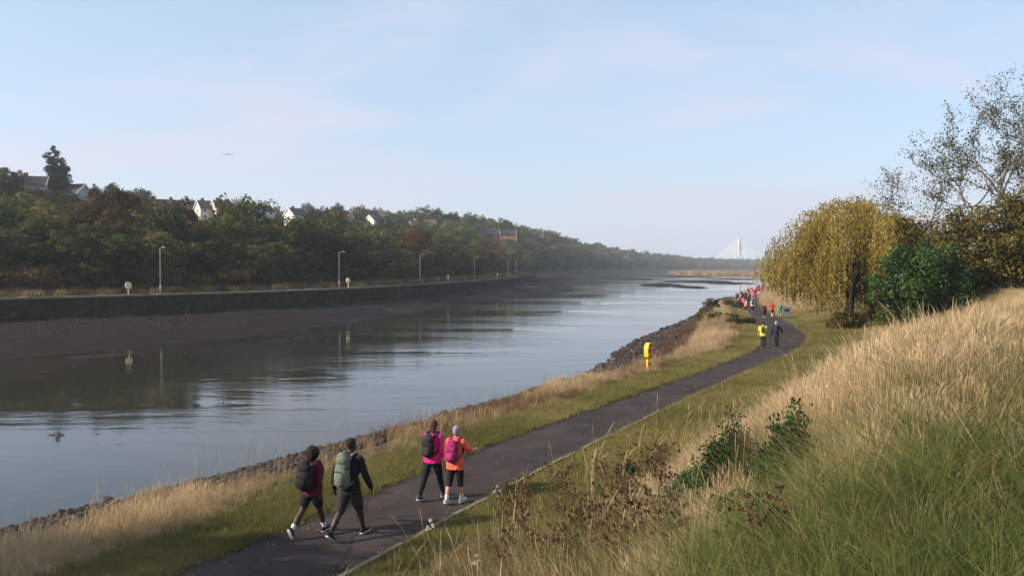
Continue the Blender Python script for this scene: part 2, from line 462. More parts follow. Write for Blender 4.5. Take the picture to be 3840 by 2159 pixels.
# river
def water_mat():
    m_, n, b = nodes_of('river_water')
    tc = n.nodes.new('ShaderNodeTexCoord')
    def mp(rot, sc):
        q = n.nodes.new('ShaderNodeMapping'); q.inputs['Rotation'].default_value = (0, 0, rot); q.inputs['Scale'].default_value = sc
        n.links.new(tc.outputs['Object'], q.inputs[0]); return q.outputs[0]
    def noise(vec, s, d, r=.55, dist=0):
        z = n.nodes.new('ShaderNodeTexNoise'); z.inputs['Scale'].default_value = s; z.inputs['Detail'].default_value = d; z.inputs['Roughness'].default_value = r
        z.inputs['Distortion'].default_value = dist
        n.links.new(vec, z.inputs['Vector']); return z.outputs['Fac']
    def mth(op, a, c, clamp=False):
        q = n.nodes.new('ShaderNodeMath'); q.operation = op; q.use_clamp = clamp
        for i, v in ((0, a), (1, c)):
            if isinstance(v, (int, float)): q.inputs[i].default_value = v
            else: n.links.new(v, q.inputs[i])
        return q.outputs[0]
    along = R_(-52)                                    # flow direction of the reach
    big = noise(mp(along, (.35, 1.0, 1)), .055, 4, .55, 1.2)    # ruffled and smooth bands, drawn out along the flow
    rp = n.nodes.new('ShaderNodeMapRange'); rp.inputs[1].default_value = .42; rp.inputs[2].default_value = .54
    n.links.new(big, rp.inputs[0])
    fine = noise(mp(along + .25, (1.0, 2.2, 1)), 1.1, 3, .5)
    mid = noise(mp(along + .15, (1.0, 2.0, 1)), .35, 3, .5, .3)
    h = mth('ADD', mth('MULTIPLY', fine, .010), mth('MULTIPLY', mid, .022))
    amp = mth('ADD', mth('MULTIPLY', rp.outputs[0], .85), .09)
    h = mth('MULTIPLY', h, amp)
    bp = n.nodes.new('ShaderNodeBump'); bp.inputs['Strength'].default_value = 1.0; bp.inputs['Distance'].default_value = 1.0
    n.links.new(h, bp.inputs['Height']); n.links.new(bp.outputs[0], b.inputs['Normal'])
    b.inputs['Base Color'].default_value = (.030, .028, .022, 1)
    rg = mth('ADD', mth('MULTIPLY', rp.outputs[0], .07), .02)
    n.links.new(rg, b.inputs['Roughness'])
    b.inputs['IOR'].default_value = 1.33; b.inputs['Specular IOR Level'].default_value = .5
    return m_
wx = np.array([-420, -200, -100, 0, 100, 300, 700, 1300.]); wy = np.array([-75, 0, 60, 150, 300, 700, 1300, 2100.])
XX, YY = np.meshgrid(wx, wy)
wat = link('river', grid_mesh('river', XX, YY, np.full_like(XX, WATER)), water_mat())
tag(wat, 'calm tidal river reflecting the sky and the dark wooded bank', kind='structure')
MUD = mat('wet_mud', (.040, .031, .028), .5, .35, .5, .5, .8, bscale=3.0)
rb = np.meshgrid(np.linspace(-690, 1295, 12), np.linspace(-78, 2690, 12))
tag(link('riverbed', grid_mesh('riverbed', rb[0], rb[1], np.full_like(rb[0], -5.2)), MUD), 'silty bed under the river', kind='structure')

# left bank terrain: grid of rays round the camera
az = np.linspace(R_(-64), R_(31), 330); rd = 55 * np.exp(np.linspace(0, math.log(2500 / 55), 170))
AZ, RD = np.meshgrid(az, rd)
LX, LY = np.sin(AZ) * RD, np.cos(AZ) * RD
LT, LJ = bank_dist(LX, LY)
LZ = lz(LX, LY)
inner = LT < 900
keep = (np.maximum.reduce([LZ[:-1, :-1], LZ[1:, :-1], LZ[:-1, 1:], LZ[1:, 1:]]) > -3.1) & inner[:-1, :-1]
HILL = mat('hill_grass', (.055, .055, .020), .5, .06, .95, .1, col2=(.11, .085, .035))
tag(link('hillside', grid_mesh('hillside', LX, LY, LZ, keep), HILL), 'far bank rising from the quay to the houses on the ridge', kind='structure')

# quay wall of the far bank: wall + coping, extruded along the bank line
sel = (BL[:, 1] < 373) & (BL[:, 1] > -60)
QL = BL[sel]; QN = BN[sel]
def strip(name, prof, m_, parent):
    """prof: closed list of (offset inland, z)"""
    n_, k = len(QL), len(prof)
    V = np.array([[QL[i, 0] + QN[i, 0] * o, QL[i, 1] + QN[i, 1] * o, z + (.05 * math.sin(i * 1.7) if z < 1 else 0)] for i in range(n_) for o, z in prof])
    Q = [[i * k + j, i * k + (j + 1) % k, (i + 1) * k + (j + 1) % k, (i + 1) * k + j] for i in range(n_ - 1) for j in range(k)]
    Fc = Q + [list(range(k))[::-1], [(n_ - 1) * k + j for j in range(k)]]
    return link(name, mesh(name, V, Fc), m_, parent)
qw = empty('quay_wall', (-58, 91, 0), 0, 'long dark stained quay wall with a pale coping along the far bank', 'wall')
bpy.context.view_layer.update()
WALLM = mat('quay_stone', (.024, .019, .014), .6, .9, .95, .05, .8, col2=(.050, .044, .026), bscale=2.0, detail=9)
COPE = mat('coping_stone', (.17, .15, .12), .3, .8, .9)
for o in (strip('wall', [(0, -3.0), (.12, 1.32), (1.3, 1.32), (1.3, -3.0)], WALLM, qw), strip('coping', [(-.06, 1.325), (-.06, 1.56), (1.1, 1.56), (1.1, 1.325)], COPE, qw)):
    o.matrix_parent_inverse = Matrix.Translation((58, -91, 0))

# left foreshore: mud and rubble between the quay wall and the water
pairs = [((-175,-26),(-150,-40)),((-98,51),(-66,28)),((-76,73),(-52,46)),((-58,91),(-41,62)),((-46,103),(-34,71.5)),((-35.5,114),(-27.8,82)),((-28,133),(-21,104)),((-21.3,152),(-16.4,125)),((-15,183),(-7,163)),((-10,210),(3.5,197)),((-1.8,251),(17,229)),((5,310),(21,268)),((11.4,372),(22,330)),((17,410),(28,400)),((30,480),(40,470))]
A_ = np.array([p[0] for p in pairs], float); B_ = np.array([p[1] for p in pairs], float)
k = np.linspace(0, len(pairs) - 1, 260)
def lin(A): return np.stack([np.interp(k, range(len(pairs)), A[:, i]) for i in (0, 1)], -1)
A2, B2 = lin(A_), lin(B_)
for _ in range(10):
    A2[1:-1] = (A2[:-2] + 2 * A2[1:-1] + A2[2:]) / 4; B2[1:-1] = (B2[:-2] + 2 * B2[1:-1] + B2[2:]) / 4
f_ = np.linspace(-.05, 1.35, 44)
FX = A2[:, None, 0] * (1 - f_) + B2[:, None, 0] * f_; FY = A2[:, None, 1] * (1 - f_) + B2[:, None, 1] * f_
FZ = -.95 + (WATER + .0 + .95) * np.clip(f_, 0, 2)[None] ** .9 + np.zeros_like(FX)
FZ += .13 * lump(FX * .45, FY * .45) * np.clip(1.3 - f_, 0, 1) + .07 * lump(FX * 1.9, FY * 1.9) * np.clip(1.1 - f_, 0, 1)
def mudflat_mat():
    m_, n, b = nodes_of('foreshore_mud')
    tc = n.nodes.new('ShaderNodeTexCoord')
    def noise(s, d, sx=1):
        q = n.nodes.new('ShaderNodeMapping'); q.inputs['Rotation'].default_value = (0, 0, R_(-52)); q.inputs['Scale'].default_value = (sx, 1, 1)
        n.links.new(tc.outputs['Object'], q.inputs[0])
        z = n.nodes.new('ShaderNodeTexNoise'); z.inputs['Scale'].default_value = s; z.inputs['Detail'].default_value = d; z.inputs['Roughness'].default_value = .65
        n.links.new(q.outputs[0], z.inputs['Vector']); return z.outputs['Fac']
    rp = n.nodes.new('ShaderNodeValToRGB'); e = rp.color_ramp.elements
    e[0].position = .3; e[0].color = (.006, .0042, .004, 1); e[1].position = .72; e[1].color = (.024, .0155, .0145, 1)
    n.links.new(noise(.35, 8), rp.inputs[0]); n.links.new(rp.outputs[0], b.inputs['Base Color'])
    rr_ = n.nodes.new('ShaderNodeMapRange'); rr_.inputs[1].default_value = .60; rr_.inputs[2].default_value = .72; rr_.inputs[3].default_value = .9; rr_.inputs[4].default_value = .22
    n.links.new(noise(.12, 5, .4), rr_.inputs[0]); n.links.new(rr_.outputs[0], b.inputs['Roughness'])
    b.inputs['Specular IOR Level'].default_value = .10
    bp = n.nodes.new('ShaderNodeBump'); bp.inputs['Strength'].default_value = .9; bp.inputs['Distance'].default_value = .25
    n.links.new(noise(1.4, 6), bp.inputs['Height']); n.links.new(bp.outputs[0], b.inputs['Normal'])
    return m_
FSM = mudflat_mat()
fs = link('mudflat', grid_mesh('mudflat', FX, FY, FZ), FSM)
tag(fs, 'dark rubble strewn mud below the far quay wall', kind='structure')
# mud bars standing out of the shallow river, and the reed bank far off
def bar(u0, u1, v0, v1, h=.18, nm='mud_bar', seed=0, lab=''):
    p0 = on_z((u0 + u1) / 2, v0, WATER); p1 = on_z((u0 + u1) / 2, v1, WATER)
    cx, cy_ = (p0 + p1).xy / 2; ry = abs(p0.y - p1.y) / 2; rx = (u1 - u0) / 2 / F * cy_
    th = np.linspace(0, 2 * np.pi, 48, endpoint=False); r = np.linspace(0, 1.25, 9)
    TH, RR = np.meshgrid(th, r); wob = 1 + .18 * np.sin(TH * 3 + seed) + .12 * np.sin(TH * 5 + 2 * seed) + .08 * np.sin(TH * 9 + seed)
    x = cx + rx * RR * wob * np.cos(TH) * .9; yy = cy_ + ry * RR * wob * np.sin(TH)
    z = WATER + h * (1 - RR ** 2) + .04 * lump(x, yy) * (RR < 1)
    n_, m2 = x.shape; i = np.arange(n_ - 1)[:, None] * m2; j = np.arange(m2)[None]; j2 = (j + 1) % m2
    Q = np.stack([i + j, i + m2 + j, i + m2 + j2, i + j2], -1).reshape(-1, 4)[:, ::-1]
    o = link(nm, np_mesh(nm, np.stack([x, yy, z], -1).reshape(-1, 3), Q, True), FSM)
    return tag(o, lab, kind='structure')
for a in ((2405, 2610, 1062, 1082), (2200, 2500, 1041, 1050), (2330, 2700, 1033, 1040), (2500, 2790, 1050, 1066), (2640, 2840, 1043, 1049), (2050, 2150, 1054, 1060), (2010, 2140, 1038, 1043), (2030, 2260, 1026, 1031)):
    bar(*a, seed=a[0], lab='low mud bar standing out of the shallow river', h=.16)
# far reed bank on the right of the river
REEDM = mat('reed_bank', (.16, .105, .06), .5, .08, .95, .1, col2=(.24, .17, .09))
rx_, ry_ = np.meshgrid(np.linspace(128, 900, 60), np.linspace(0, 1, 10))
RY = 560 + 60 * np.sin(rx_ * .01) + (rx_ - 130) * -.02 + ry_ * 700
RX = rx_ + ry_ * 120
RZ = -2.6 + 2.0 * np.clip(ry_ * 9, 0, 1) * np.clip((rx_ - 126) / 10, 0, 1) + .15 * lump(RX * .05, RY * .05)
tag(link('reed_bank', grid_mesh('reed_bank', RX, RY, RZ), REEDM), 'pale brown reed covered spit across the river', kind='structure')

# ------------------------------------------------------------------ scatter by geometry nodes (things nobody could count)
def scatter_group(col_protos):
    ng = bpy.data.node_groups.new('scatter', 'GeometryNodeTree')
    ng.interface.new_socket('Geometry', in_out='INPUT', socket_type='NodeSocketGeometry')
    ng.interface.new_socket('Geometry', in_out='OUTPUT', socket_type='NodeSocketGeometry')
    N = ng.nodes; gi = N.new('NodeGroupInput'); go = N.new('NodeGroupOutput')
    iop = N.new('GeometryNodeInstanceOnPoints'); ci = N.new('GeometryNodeCollectionInfo')
    ci.inputs['Collection'].default_value = col_protos; ci.inputs['Separate Children'].default_value = True; ci.inputs['Reset Children'].default_value = True
    iop.inputs['Pick Instance'].default_value = True
    def na(nm, t):
        a = N.new('GeometryNodeInputNamedAttribute'); a.data_type = t; a.inputs['Name'].default_value = nm
        return a.outputs['Attribute']
    L = ng.links
    L.new(gi.outputs[0], iop.inputs['Points']); L.new(ci.outputs[0], iop.inputs['Instance'])
    L.new(na('pick', 'INT'), iop.inputs['Instance Index']); L.new(na('rot', 'FLOAT_VECTOR'), iop.inputs['Rotation']); L.new(na('scl', 'FLOAT_VECTOR'), iop.inputs['Scale'])
    L.new(iop.outputs[0], go.inputs[0])
    return ng
def scatter(name, label, protos, P, rot, scl, tint, pick, parent=None, cat=None):
    """protos: list of (mesh, material)"""
    c = bpy.data.collections.new('proto_' + name)
    for i, (me, m_) in enumerate(protos):
        o = bpy.data.objects.new('%03d_%s' % (i, name), me)
        if len(me.materials) == 0: me.materials.append(m_)
        elif me.materials[0] is not m_: o.material_slots[0].link = 'OBJECT'; o.material_slots[0].material = m_
        c.objects.link(o)
    P = np.asarray(P, np.float32); n = len(P)
    me = bpy.data.meshes.new(name); me.vertices.add(n); me.vertices.foreach_set('co', P.ravel())
    scl = np.asarray(scl, np.float32)
    if scl.ndim == 1: scl = np.repeat(scl[:, None], 3, 1)
    for nm, t, a, key in (('rot', 'FLOAT_VECTOR', rot, 'vector'), ('scl', 'FLOAT_VECTOR', scl, 'vector'), ('tint', 'FLOAT', tint, 'value'), ('pick', 'INT', pick, 'value')):
        q = me.attributes.new(nm, t, 'POINT')
        q.data.foreach_set(key, np.ascontiguousarray(a, dtype=np.int32 if t == 'INT' else np.float32).ravel())
    o = bpy.data.objects.new(name, me); COL.objects.link(o)
    md = o.modifiers.new('scatter', 'NODES'); md.node_group = scatter_group(c)
    if parent: o.parent = parent
    return tag(o, label, cat, kind='stuff')

def tuft(name, n, h, spread, lean, width, seed, head=0.0, seg=3, hvar=.35):
    r = np.random.default_rng(seed); V = []; Q = []
    for i in range(n):
        a = r.uniform(0, 2 * np.pi); d = spread * math.sqrt(r.uniform()); bx, by = d * math.cos(a), d * math.sin(a)
        hh = h * r.uniform(1 - hvar, 1 + hvar * .6); la = r.uniform(0, 2 * np.pi); ln = lean * abs(r.normal(0, .7)) * hh
        fa = r.uniform(0, np.pi); wx_, wy_ = math.cos(fa), math.sin(fa)
        prof = [(s / seg, width * (1 - .75 * s / seg)) for s in range(seg + 1)]
        if head: prof = [(0, width), (.45, width * .8), (.74, width * .55), (.80, width * head * .5), (.9, width * head), (1.0, width * .4)]
        b = len(V)
        for s, w_ in prof:
            o = ln * s ** 2
            x = bx + math.cos(la) * o; yy = by + math.sin(la) * o; z = hh * (s - .10 * lean * s ** 3) - .03
            V.append((x - wx_ * w_ / 2, yy - wy_ * w_ / 2, z)); V.append((x + wx_ * w_ / 2, yy + wy_ * w_ / 2, z))
        for s in range(len(prof) - 1): Q.append((b + 2 * s, b + 2 * s + 1, b + 2 * s + 3, b + 2 * s + 2))
    return np_mesh(name, V, Q)
# ------------------------------------------------------------------ quay path strip, then foliage builders
tag(strip('quay_path', [(1.1, 1.36), (1.1, 1.50), (5.0, 1.50), (5.0, 1.36)], mat('quay_gravel', (.16, .13, .10), .3, .7, .95), None), 'pale path along the top of the far quay', kind='structure')

def cards(C, U, N, L, Wd):
    """rhombic leaves: centre, long axis, normal, length, width"""
    C = np.asarray(C); n = len(C)
    U = U / np.linalg.norm(U, axis=1)[:, None]
    S = np.cross(U, N); S /= np.maximum(np.linalg.norm(S, axis=1), 1e-6)[:, None]
    L = np.broadcast_to(L, n)[:, None] / 2; Wd = np.broadcast_to(Wd, n)[:, None] / 2
    V = np.stack([C - U * L, C + S * Wd, C + U * L, C - S * Wd], 1).reshape(-1, 3)
    return V, np.arange(4 * n).reshape(-1, 4)
def unit(a): return a / np.maximum(np.linalg.norm(a, axis=-1, keepdims=True), 1e-9)
def crown_mesh(name, seed, clumps, rc, per, leaf, aspect=.62, flat=.75, wild=.5):
    r = np.random.default_rng(seed); clumps = np.asarray(clumps); n = len(clumps)
    rcv = rc * r.uniform(.65, 1.35, n); ci = np.repeat(np.arange(n), per)
    d = unit(r.normal(size=(n * per, 3))); rad = r.uniform(.15, 1, n * per) ** .45
    C = clumps[ci] + d * (rcv[ci] * rad)[:, None] * [1, 1, flat]
    N = unit(d + [0, 0, .5] + r.normal(size=d.shape) * wild)
    U = unit(np.cross(N, r.normal(size=d.shape)))
    L = leaf * r.uniform(.6, 1.4, len(C))
    V, Q = cards(C, U, N, L, L * aspect)
    tone = np.clip(r.normal(.42, .16, n)[ci] + r.normal(0, .17, len(C)), 0, 1)
    return np_mesh(name, V, Q, fattr={'leafv': tone})
def trunk_mesh(name, seed, h, r0, tips, lean=(0, 0), seg=7):
    r = random.Random(seed); b = MB()
    pts = [Vector((lean[0] * s * s + r.uniform(-.1, .1) * s * h * .1, lean[1] * s * s + r.uniform(-.1, .1) * s * h * .1, h * s - .3 * (s == 0))) for s in (0, .08, .25, .5, .75, 1)]
    b.tube(pts, [r0 * 1.35, r0, r0 * .85, r0 * .62, r0 * .4, r0 * .15], seg)
    for t in tips:
        t = Vector(t); s = r.uniform(.3, .75); i = min(int(s * 5), 4)
        p0 = pts[min(2 + int(s * 4), 4)]
        if t.z < p0.z: p0 = pts[2]
        mid = p0.lerp(t, .5) + Vector((0, 0, r.uniform(-.03, .08) * h))
        b.tube([p0, mid, t], [r0 * .4, r0 * .25, r0 * .07], 5, cap=False)
    return b.mesh(name, True)
def ell_clumps(seed, n, cz, rx, rz, inner=.5, low=-1.0, lumps=.18):
    r = np.random.default_rng(seed); out = []
    while len(out) < n:
        d = unit(r.normal(size=3))
        if d[2] < low: continue
        k = r.uniform(inner, 1) * (1 + lumps * math.sin(3 * math.atan2(d[1], d[0]) + seed) * (1 - abs(d[2])) + r.normal(0, lumps * .5))
        out.append((d[0] * rx * k, d[1] * rx * k, cz + d[2] * rz * k))
    return np.array(out)
BARK = mat('bark', (.055, .042, .032), .4, 6, .95, .1, .6, bscale=12)
BARK_PALE = mat('pale_bark', (.13, .11, .085), .4, 4, .95, .1, .5, bscale=9)
L_DARK = leafmat('leaves_dark', (.012, .021, .006), (.058, .078, .020), c3=(.15, .165, .042))
L_MID = leafmat('leaves_green', (.019, .030, .007), (.085, .103, .025), c3=(.20, .20, .052))
L_OLIVE = leafmat('leaves_olive', (.024, .024, .007), (.098, .082, .022), c3=(.20, .15, .042))
L_BROWN = leafmat('leaves_brown', (.030, .018, .007), (.115, .070, .022), c3=(.24, .125, .034))
L_YELL = leafmat('leaves_yellow', (.035, .034, .009), (.14, .125, .026), c3=(.28, .22, .05))
L_TEAL = leafmat('leaves_bluegreen', (.012, .024, .010), (.050, .070, .030), c3=(.12, .135, .055))
L_LAUREL = leafmat('leaves_laurel', (.014, .036, .006), (.045, .092, .016), c3=(.11, .18, .036), trans=.25, rough=.5, spec=.2)
L_HEDGE = leafmat('leaves_hawthorn', (.034, .030, .009), (.12, .098, .026), c3=(.24, .17, .048))
L_WILLOW = leafmat('leaves_willow', (.15, .115, .024), (.38, .285, .065), c3=(.52, .41, .14), trans=.45)
L_ASH = leafmat('leaves_ash', (.05, .05, .022), (.13, .12, .05), c3=(.22, .18, .09), trans=.3)

# eight kinds of tree for the woods; copies share their meshes
VAR = []
def variant(seed, h, rx, base, n, rc, per, leaf, inner=.45, low=-.9, flat=.75):
    cz, rz = (h + base) / 2, (h - base) / 2
    cl = ell_clumps(seed, n, cz, rx, rz, inner, low)
    VAR.append((crown_mesh('crown', seed, cl, rc, per, leaf, flat=flat), trunk_mesh('trunk', seed, h * .8, h * .02 + .05, cl[:7]), h, rx))
variant(11, 11, 4.3, .6, 64, 1.35, 84, .50)
variant(12, 12, 4.0, 1.0, 64, 1.25, 84, .48)
variant(13, 10, 4.8, .5, 70, 1.35, 80, .52)
variant(14, 13, 3.6, 1.2, 60, 1.2, 84, .46)
variant(15, 9, 4.2, .2, 60, 1.2, 80, .44)
variant(16, 12, 4.6, .6, 74, 1.25, 80, .48, .55)
variant(17, 16, 1.9, 1.0, 120, .85, 90, .40, .1)       # poplar
variant(18, 4.2, 2.6, 0, 40, .85, 70, .36)            # thicket shrub
def put_tree(name, v, x, y, z, s, m_, label, cat='tree', group=None, sz=None, rz=None, bark=None):
    e = empty(name, (x, y, z), random.uniform(0, 6.28) if rz is None else rz, label, cat, group)
    c, t, h, rx = VAR[v]
    sc = (s, s, sz or s)
    link('trunk', t, bark or BARK, e, scale=sc); link('crown', c, m_, e, scale=sc)
    return e
random.seed(5)
r_ = random.Random(21)
WOODM = [(L_DARK, 'dark green'), (L_DARK, 'dark green'), (L_MID, 'mid green'), (L_OLIVE, 'olive'), (L_BROWN, 'russet brown'), (L_MID, 'mid green'), (L_YELL, 'yellowish'), (L_MID, 'mid green'), (L_OLIVE, 'olive')]
def BIGS(s): return s > .95
def seg_of(u):
    for a, n in ((437, 'left of the cream lifebuoy box'), (600, 'between cream box and nearest lamp post'), (820, 'right of the nearest lamp post'), (1040, 'midway between the first two lamp posts'),
                 (1267, 'left of the second lamp post'), (1420, 'right of the second lamp post'), (1575, 'left of the third lamp post'), (1776, 'between third and fourth lamp posts')):
        if u < a: return n
    return 'beyond the fourth lamp post'
def on_bank(s, t):
    j = int(np.clip(np.argmin(np.abs(BL[:, 1] - s)), 0, len(BL) - 1)); p = BL[j] + BN[j] * t
    return float(p[0]), float(p[1])
placed = []
for t0, sp in ((14.5, 6.2), (20, 6.6), (27, 7.0), (35, 7.6), (44, 8.2), (54, 9.0), (65, 9.0), (78, 9.5), (91, 10.5)):
    s = 62.0
    while s < 392:
        j = int(np.argmin(np.abs(BL[:, 1] - s)))
        x, y = on_bank(s, t0 + r_.uniform(-2, 2))
        x += r_.uniform(-1.5, 1.5)
        dd = math.hypot(x, y); k = 1 + max(0, dd - 130) / 260
        s += sp * k * abs(BT[j, 1]) * r_.uniform(.8, 1.15)
        u = 1920 + F * x / y
        if u < -150 or y < 40: continue
        if any((x - a) ** 2 + (y - b) ** 2 < (3.6 * k) ** 2 for a, b in placed): continue
        placed.append((x, y))
        v = r_.choice([0, 1, 2, 3, 4, 5]) if t0 < 60 else r_.choice([0, 2, 4])
        m_, nm_ = WOODM[r_.randrange(9)]
        hz = (9.5 + r_.uniform(-1.5, 2.0)) if t0 < 40 else 7.5 + r_.uniform(-1, 2) if t0 < 60 else 6.2 + r_.uniform(-1, 1.2)
        if t0 > 70 and (r_.random() < .25 or (t0 > 85 and 560 < u < 1000)): continue
        if t0 > 60 and u > 540: hz = r_.uniform(3.4, 5.2)
        hz *= r_.choice([1, 1, 1, 1.22, .9]) if t0 < 70 else 1
        if 520 < u < 1020 and t0 > 40: hz = min(hz, 6.0 if t0 < 60 else 4.2)
        if t0 < 16: hz *= .85
        sc = 1.0 * r_.uniform(.9, 1.15) * min(k, 1.35)
        row = 'front row' if t0 < 18 else 'lower slope' if t0 < 32 else 'upper slope' if t0 < 50 else 'top row' if t0 < 70 else 'ridge edge'
        hgt = 'tall' if hz > 10.2 else 'low' if hz < 8 else 'middling'
        put_tree('tree', v, x, y, lzs(x, y) - .3, sc, m_, '%s %s tree, %s of far wood, %s' % (hgt, nm_, row, seg_of(u)), 'tree', 'trees of the dense wood above the far quay', sz=hz / VAR[v][2] * min(k, 1.15))
print('wood trees', len(placed))
# thicket shrubs along the foot of the wood
s = 70.0; nsh = 0
while s < 372:
    x, y = on_bank(s, r_.uniform(10.5, 12.5)); j = int(np.argmin(np.abs(BL[:, 1] - s)))
    s += r_.uniform(3.5, 7) * abs(BT[j, 1]) * (1 + s / 400)
    sz_ = r_.uniform(.7, 1.2)
    m_, nm_ = r_.choice([(L_BROWN, 'rusty brown'), (L_DARK, 'dark green'), (L_OLIVE, 'olive')])
    put_tree('shrub', 7, x, y, lzs(x, y) - .2, sz_, m_, '%s %s thicket shrub below the far wood %s' % ('bigger' if BIGS(sz_) else 'smaller', nm_, seg_of(1920 + F * x / y)), 'shrub', 'thicket shrubs along the foot of the far wood'); nsh += 1

# woods of the far hillside, which read as one mass
P = []; pk = []; sc = []
q = np.random.default_rng(31)
for i in range(30000):
    j = q.integers(0, len(BL)); s = BL[j, 1]
    if s < 385 or s > 2420: continue
    t = q.uniform(14 if s > 420 else 8, 200)
    keepp = np.interp(s, [385, 800, 2400], [1, .8, .55])
    if q.random() > keepp * .42: continue
    p = BL[j] + BN[j] * t + q.uniform(-2, 2, 2)
    P.append(p); pk.append(q.integers(0, 6)); sc.append(q.uniform(.75, 1.35) * np.interp(s, [385, 2400], [.95, 1.35]))
P = np.array(P); Zp = lz(P[:, 0], P[:, 1]) - .4
print('far wood', len(P))
L_FAR = leafmat('leaves_far', (.024, .038, .012), (.14, .15, .052), attr='tint', atype='INSTANCER', c3=(.28, .22, .09), trans=.2)
scatter('far_woodland', 'hazy green woodland covering the distant hillside', [(v[0].copy(), L_FAR) for v in VAR[:6]], np.c_[P, Zp],
        np.c_[np.zeros((len(P), 2)), q.uniform(0, 6.28, len(P))], np.array(sc), np.clip(q.normal(.45, .22, len(P)), 0, 1), pk)
L_REEDBUSH = L_FAR
# ------------------------------------------------------------------ grass of the near bank
G_STRAW = leafmat('straw', (.27, .195, .11), (.54, .40, .23), attr='tint', atype='INSTANCER', c3=(.66, .53, .35), trans=.35, rough=.8)
G_GREEN = leafmat('long_grass', (.066, .086, .024), (.175, .192, .056), attr='tint', atype='INSTANCER', c3=(.34, .27, .12), trans=.35, rough=.6)
G_MOWN = leafmat('mown_grass', (.115, .115, .036), (.25, .215, .078), attr='tint', atype='INSTANCER', c3=(.36, .27, .13), trans=.3, rough=.75)
G_RUST = leafmat('rusty_weeds', (.065, .036, .018), (.18, .10, .050), attr='tint', atype='INSTANCER', c3=(.34, .23, .13), trans=.25, rough=.85)
TUFTS = [
    (tuft('straw_a', 34, .80, .26, .50, .0065, 1, head=1.9), G_STRAW),
    (tuft('straw_b', 44, .60, .28, .70, .006, 2, head=1.7), G_STRAW),
    (tuft('straw_c', 60, .42, .30, 1.1, .0065, 3), G_STRAW),
    (tuft('long_a', 70, .42, .28, 1.3, .008, 4), G_GREEN),
    (tuft('long_b', 80, .26, .28, 1.3, .008, 5), G_GREEN),
    (tuft('mown_a', 80, .085, .24, .9, .009, 6, seg=2), G_MOWN),
    (tuft('mown_b', 70, .12, .26, 1.1, .009, 7, seg=2), G_MOWN),
    (tuft('rusty_a', 44, .40, .28, .8, .011, 8), G_RUST),
    (tuft('straw_d', 12, .95, .20, .45, .0055, 9, head=1.7), G_STRAW),
]
r4 = np.random.default_rng(44)
def pool(): return dict(P=[], rot=[], scl=[], tint=[], pick=[])
GORSE_AT = [(2745, 1815, 1.25, .50), (2965, 1850, 1.05, .46), (2610, 1885, .72, .48), (2790, 2010, .58, .34), (2870, 2110, .50, .36), (2350, 1790, .46, .27), (2850, 1690, .42, .26)]
GORSE_XY = [hit(u, v, gzs, 4) for u, v, _, _ in GORSE_AT]
def add(pl, x, y, pick, s, tint, tilt=.12, zoff=0.0):
    pick = np.broadcast_to(pick, len(x)); s = np.broadcast_to(s, len(x)); tint = np.broadcast_to(tint, len(x))
    k = np.ones(len(x), bool)
    if pl.get('tall'):
        for (u, v, h, w), q in zip(GORSE_AT, GORSE_XY):
            L = math.hypot(q.x, q.y); ux, uy = q.x / L, q.y / L; dx, dy = x - q.x, y - q.y
            al = dx * ux + dy * uy; ac = dx * uy - dy * ux
            k &= ~((np.abs(ac) < w * 1.05) & (al > -2.2 * h) & (al < w))
    x, y, pick, s, tint = x[k], y[k], pick[k], s[k], tint[k]
    n = len(x)
    pl['P'].append(np.c_[x, y, gz(x, y) + zoff]); pl['rot'].append(np.c_[r4.normal(0, tilt, n), r4.normal(0, tilt, n), r4.uniform(0, 6.28, n)])
    pl['scl'].append(np.broadcast_to(s, n) * r4.uniform(.75, 1.3, n)); pl['tint'].append(np.clip(tint, 0, 1)); pl['pick'].append(np.broadcast_to(pick, n))
def done(name, label, pl, protos=TUFTS):
    return scatter(name, label, protos, np.concatenate(pl['P']), np.concatenate(pl['rot']), np.concatenate(pl['scl']), np.concatenate(pl['tint']), np.concatenate(pl['pick']))
def patch(x, y, s=1.0):           # slow patchiness, -1..1
    return np.clip(.6 * np.sin(x * .9 * s + 1.3 * np.sin(y * .6 * s)) + .5 * np.sin(y * 1.1 * s - x * .4 * s + 2) + .35 * np.sin(2.3 * x * s + 1.7 * y * s), -1, 1)
def xs_from(y, p=None, t=None):
    c = 1 / np.sqrt(1 + ((PL(y + 2) - PL(y - 2)) / 4) ** 2)
    return PR(y) + p / c if p is not None else PL(y) - t / c
def ysample(n, a, b, k=1.0):
    u = r4.random(n)
    return a * (b / a) ** u if k == 1 else a + (b - a) * u ** k

def infr(x, y, m=1.15):           # keep what the frame or its near surroundings can show
    return (np.abs(x) < y * .64 * m + 1.5) & (y > 1.5)
# mown strips on both sides of the path
A = pool()
n = 20000; y = ysample(n, 8, 75); p = r4.uniform(.24, 3.6, n); x = xs_from(y, p=p); k = infr(x, y); x, y = x[k], y[k]
add(A, x, y, r4.choice([5, 6], len(x)), np.interp(y, [8, 40, 80], [1, 1.5, 2.2]), .42 + .22 * patch(x, y, .8) + r4.normal(0, .12, len(x)))
n = 11000; y = ysample(n, 11, 110); t = r4.uniform(.08, 1.9, n); x = xs_from(y, t=t); k = infr(x, y); x, y, t = x[k], y[k], t[k]
add(A, x, y, r4.choice([5, 6, 6], len(x)), np.interp(y, [8, 40, 110], [1, 1.5, 2.6]), .40 + .25 * patch(x, y, .8) + .25 * np.exp(-t * 4) + r4.normal(0, .12, len(x)))
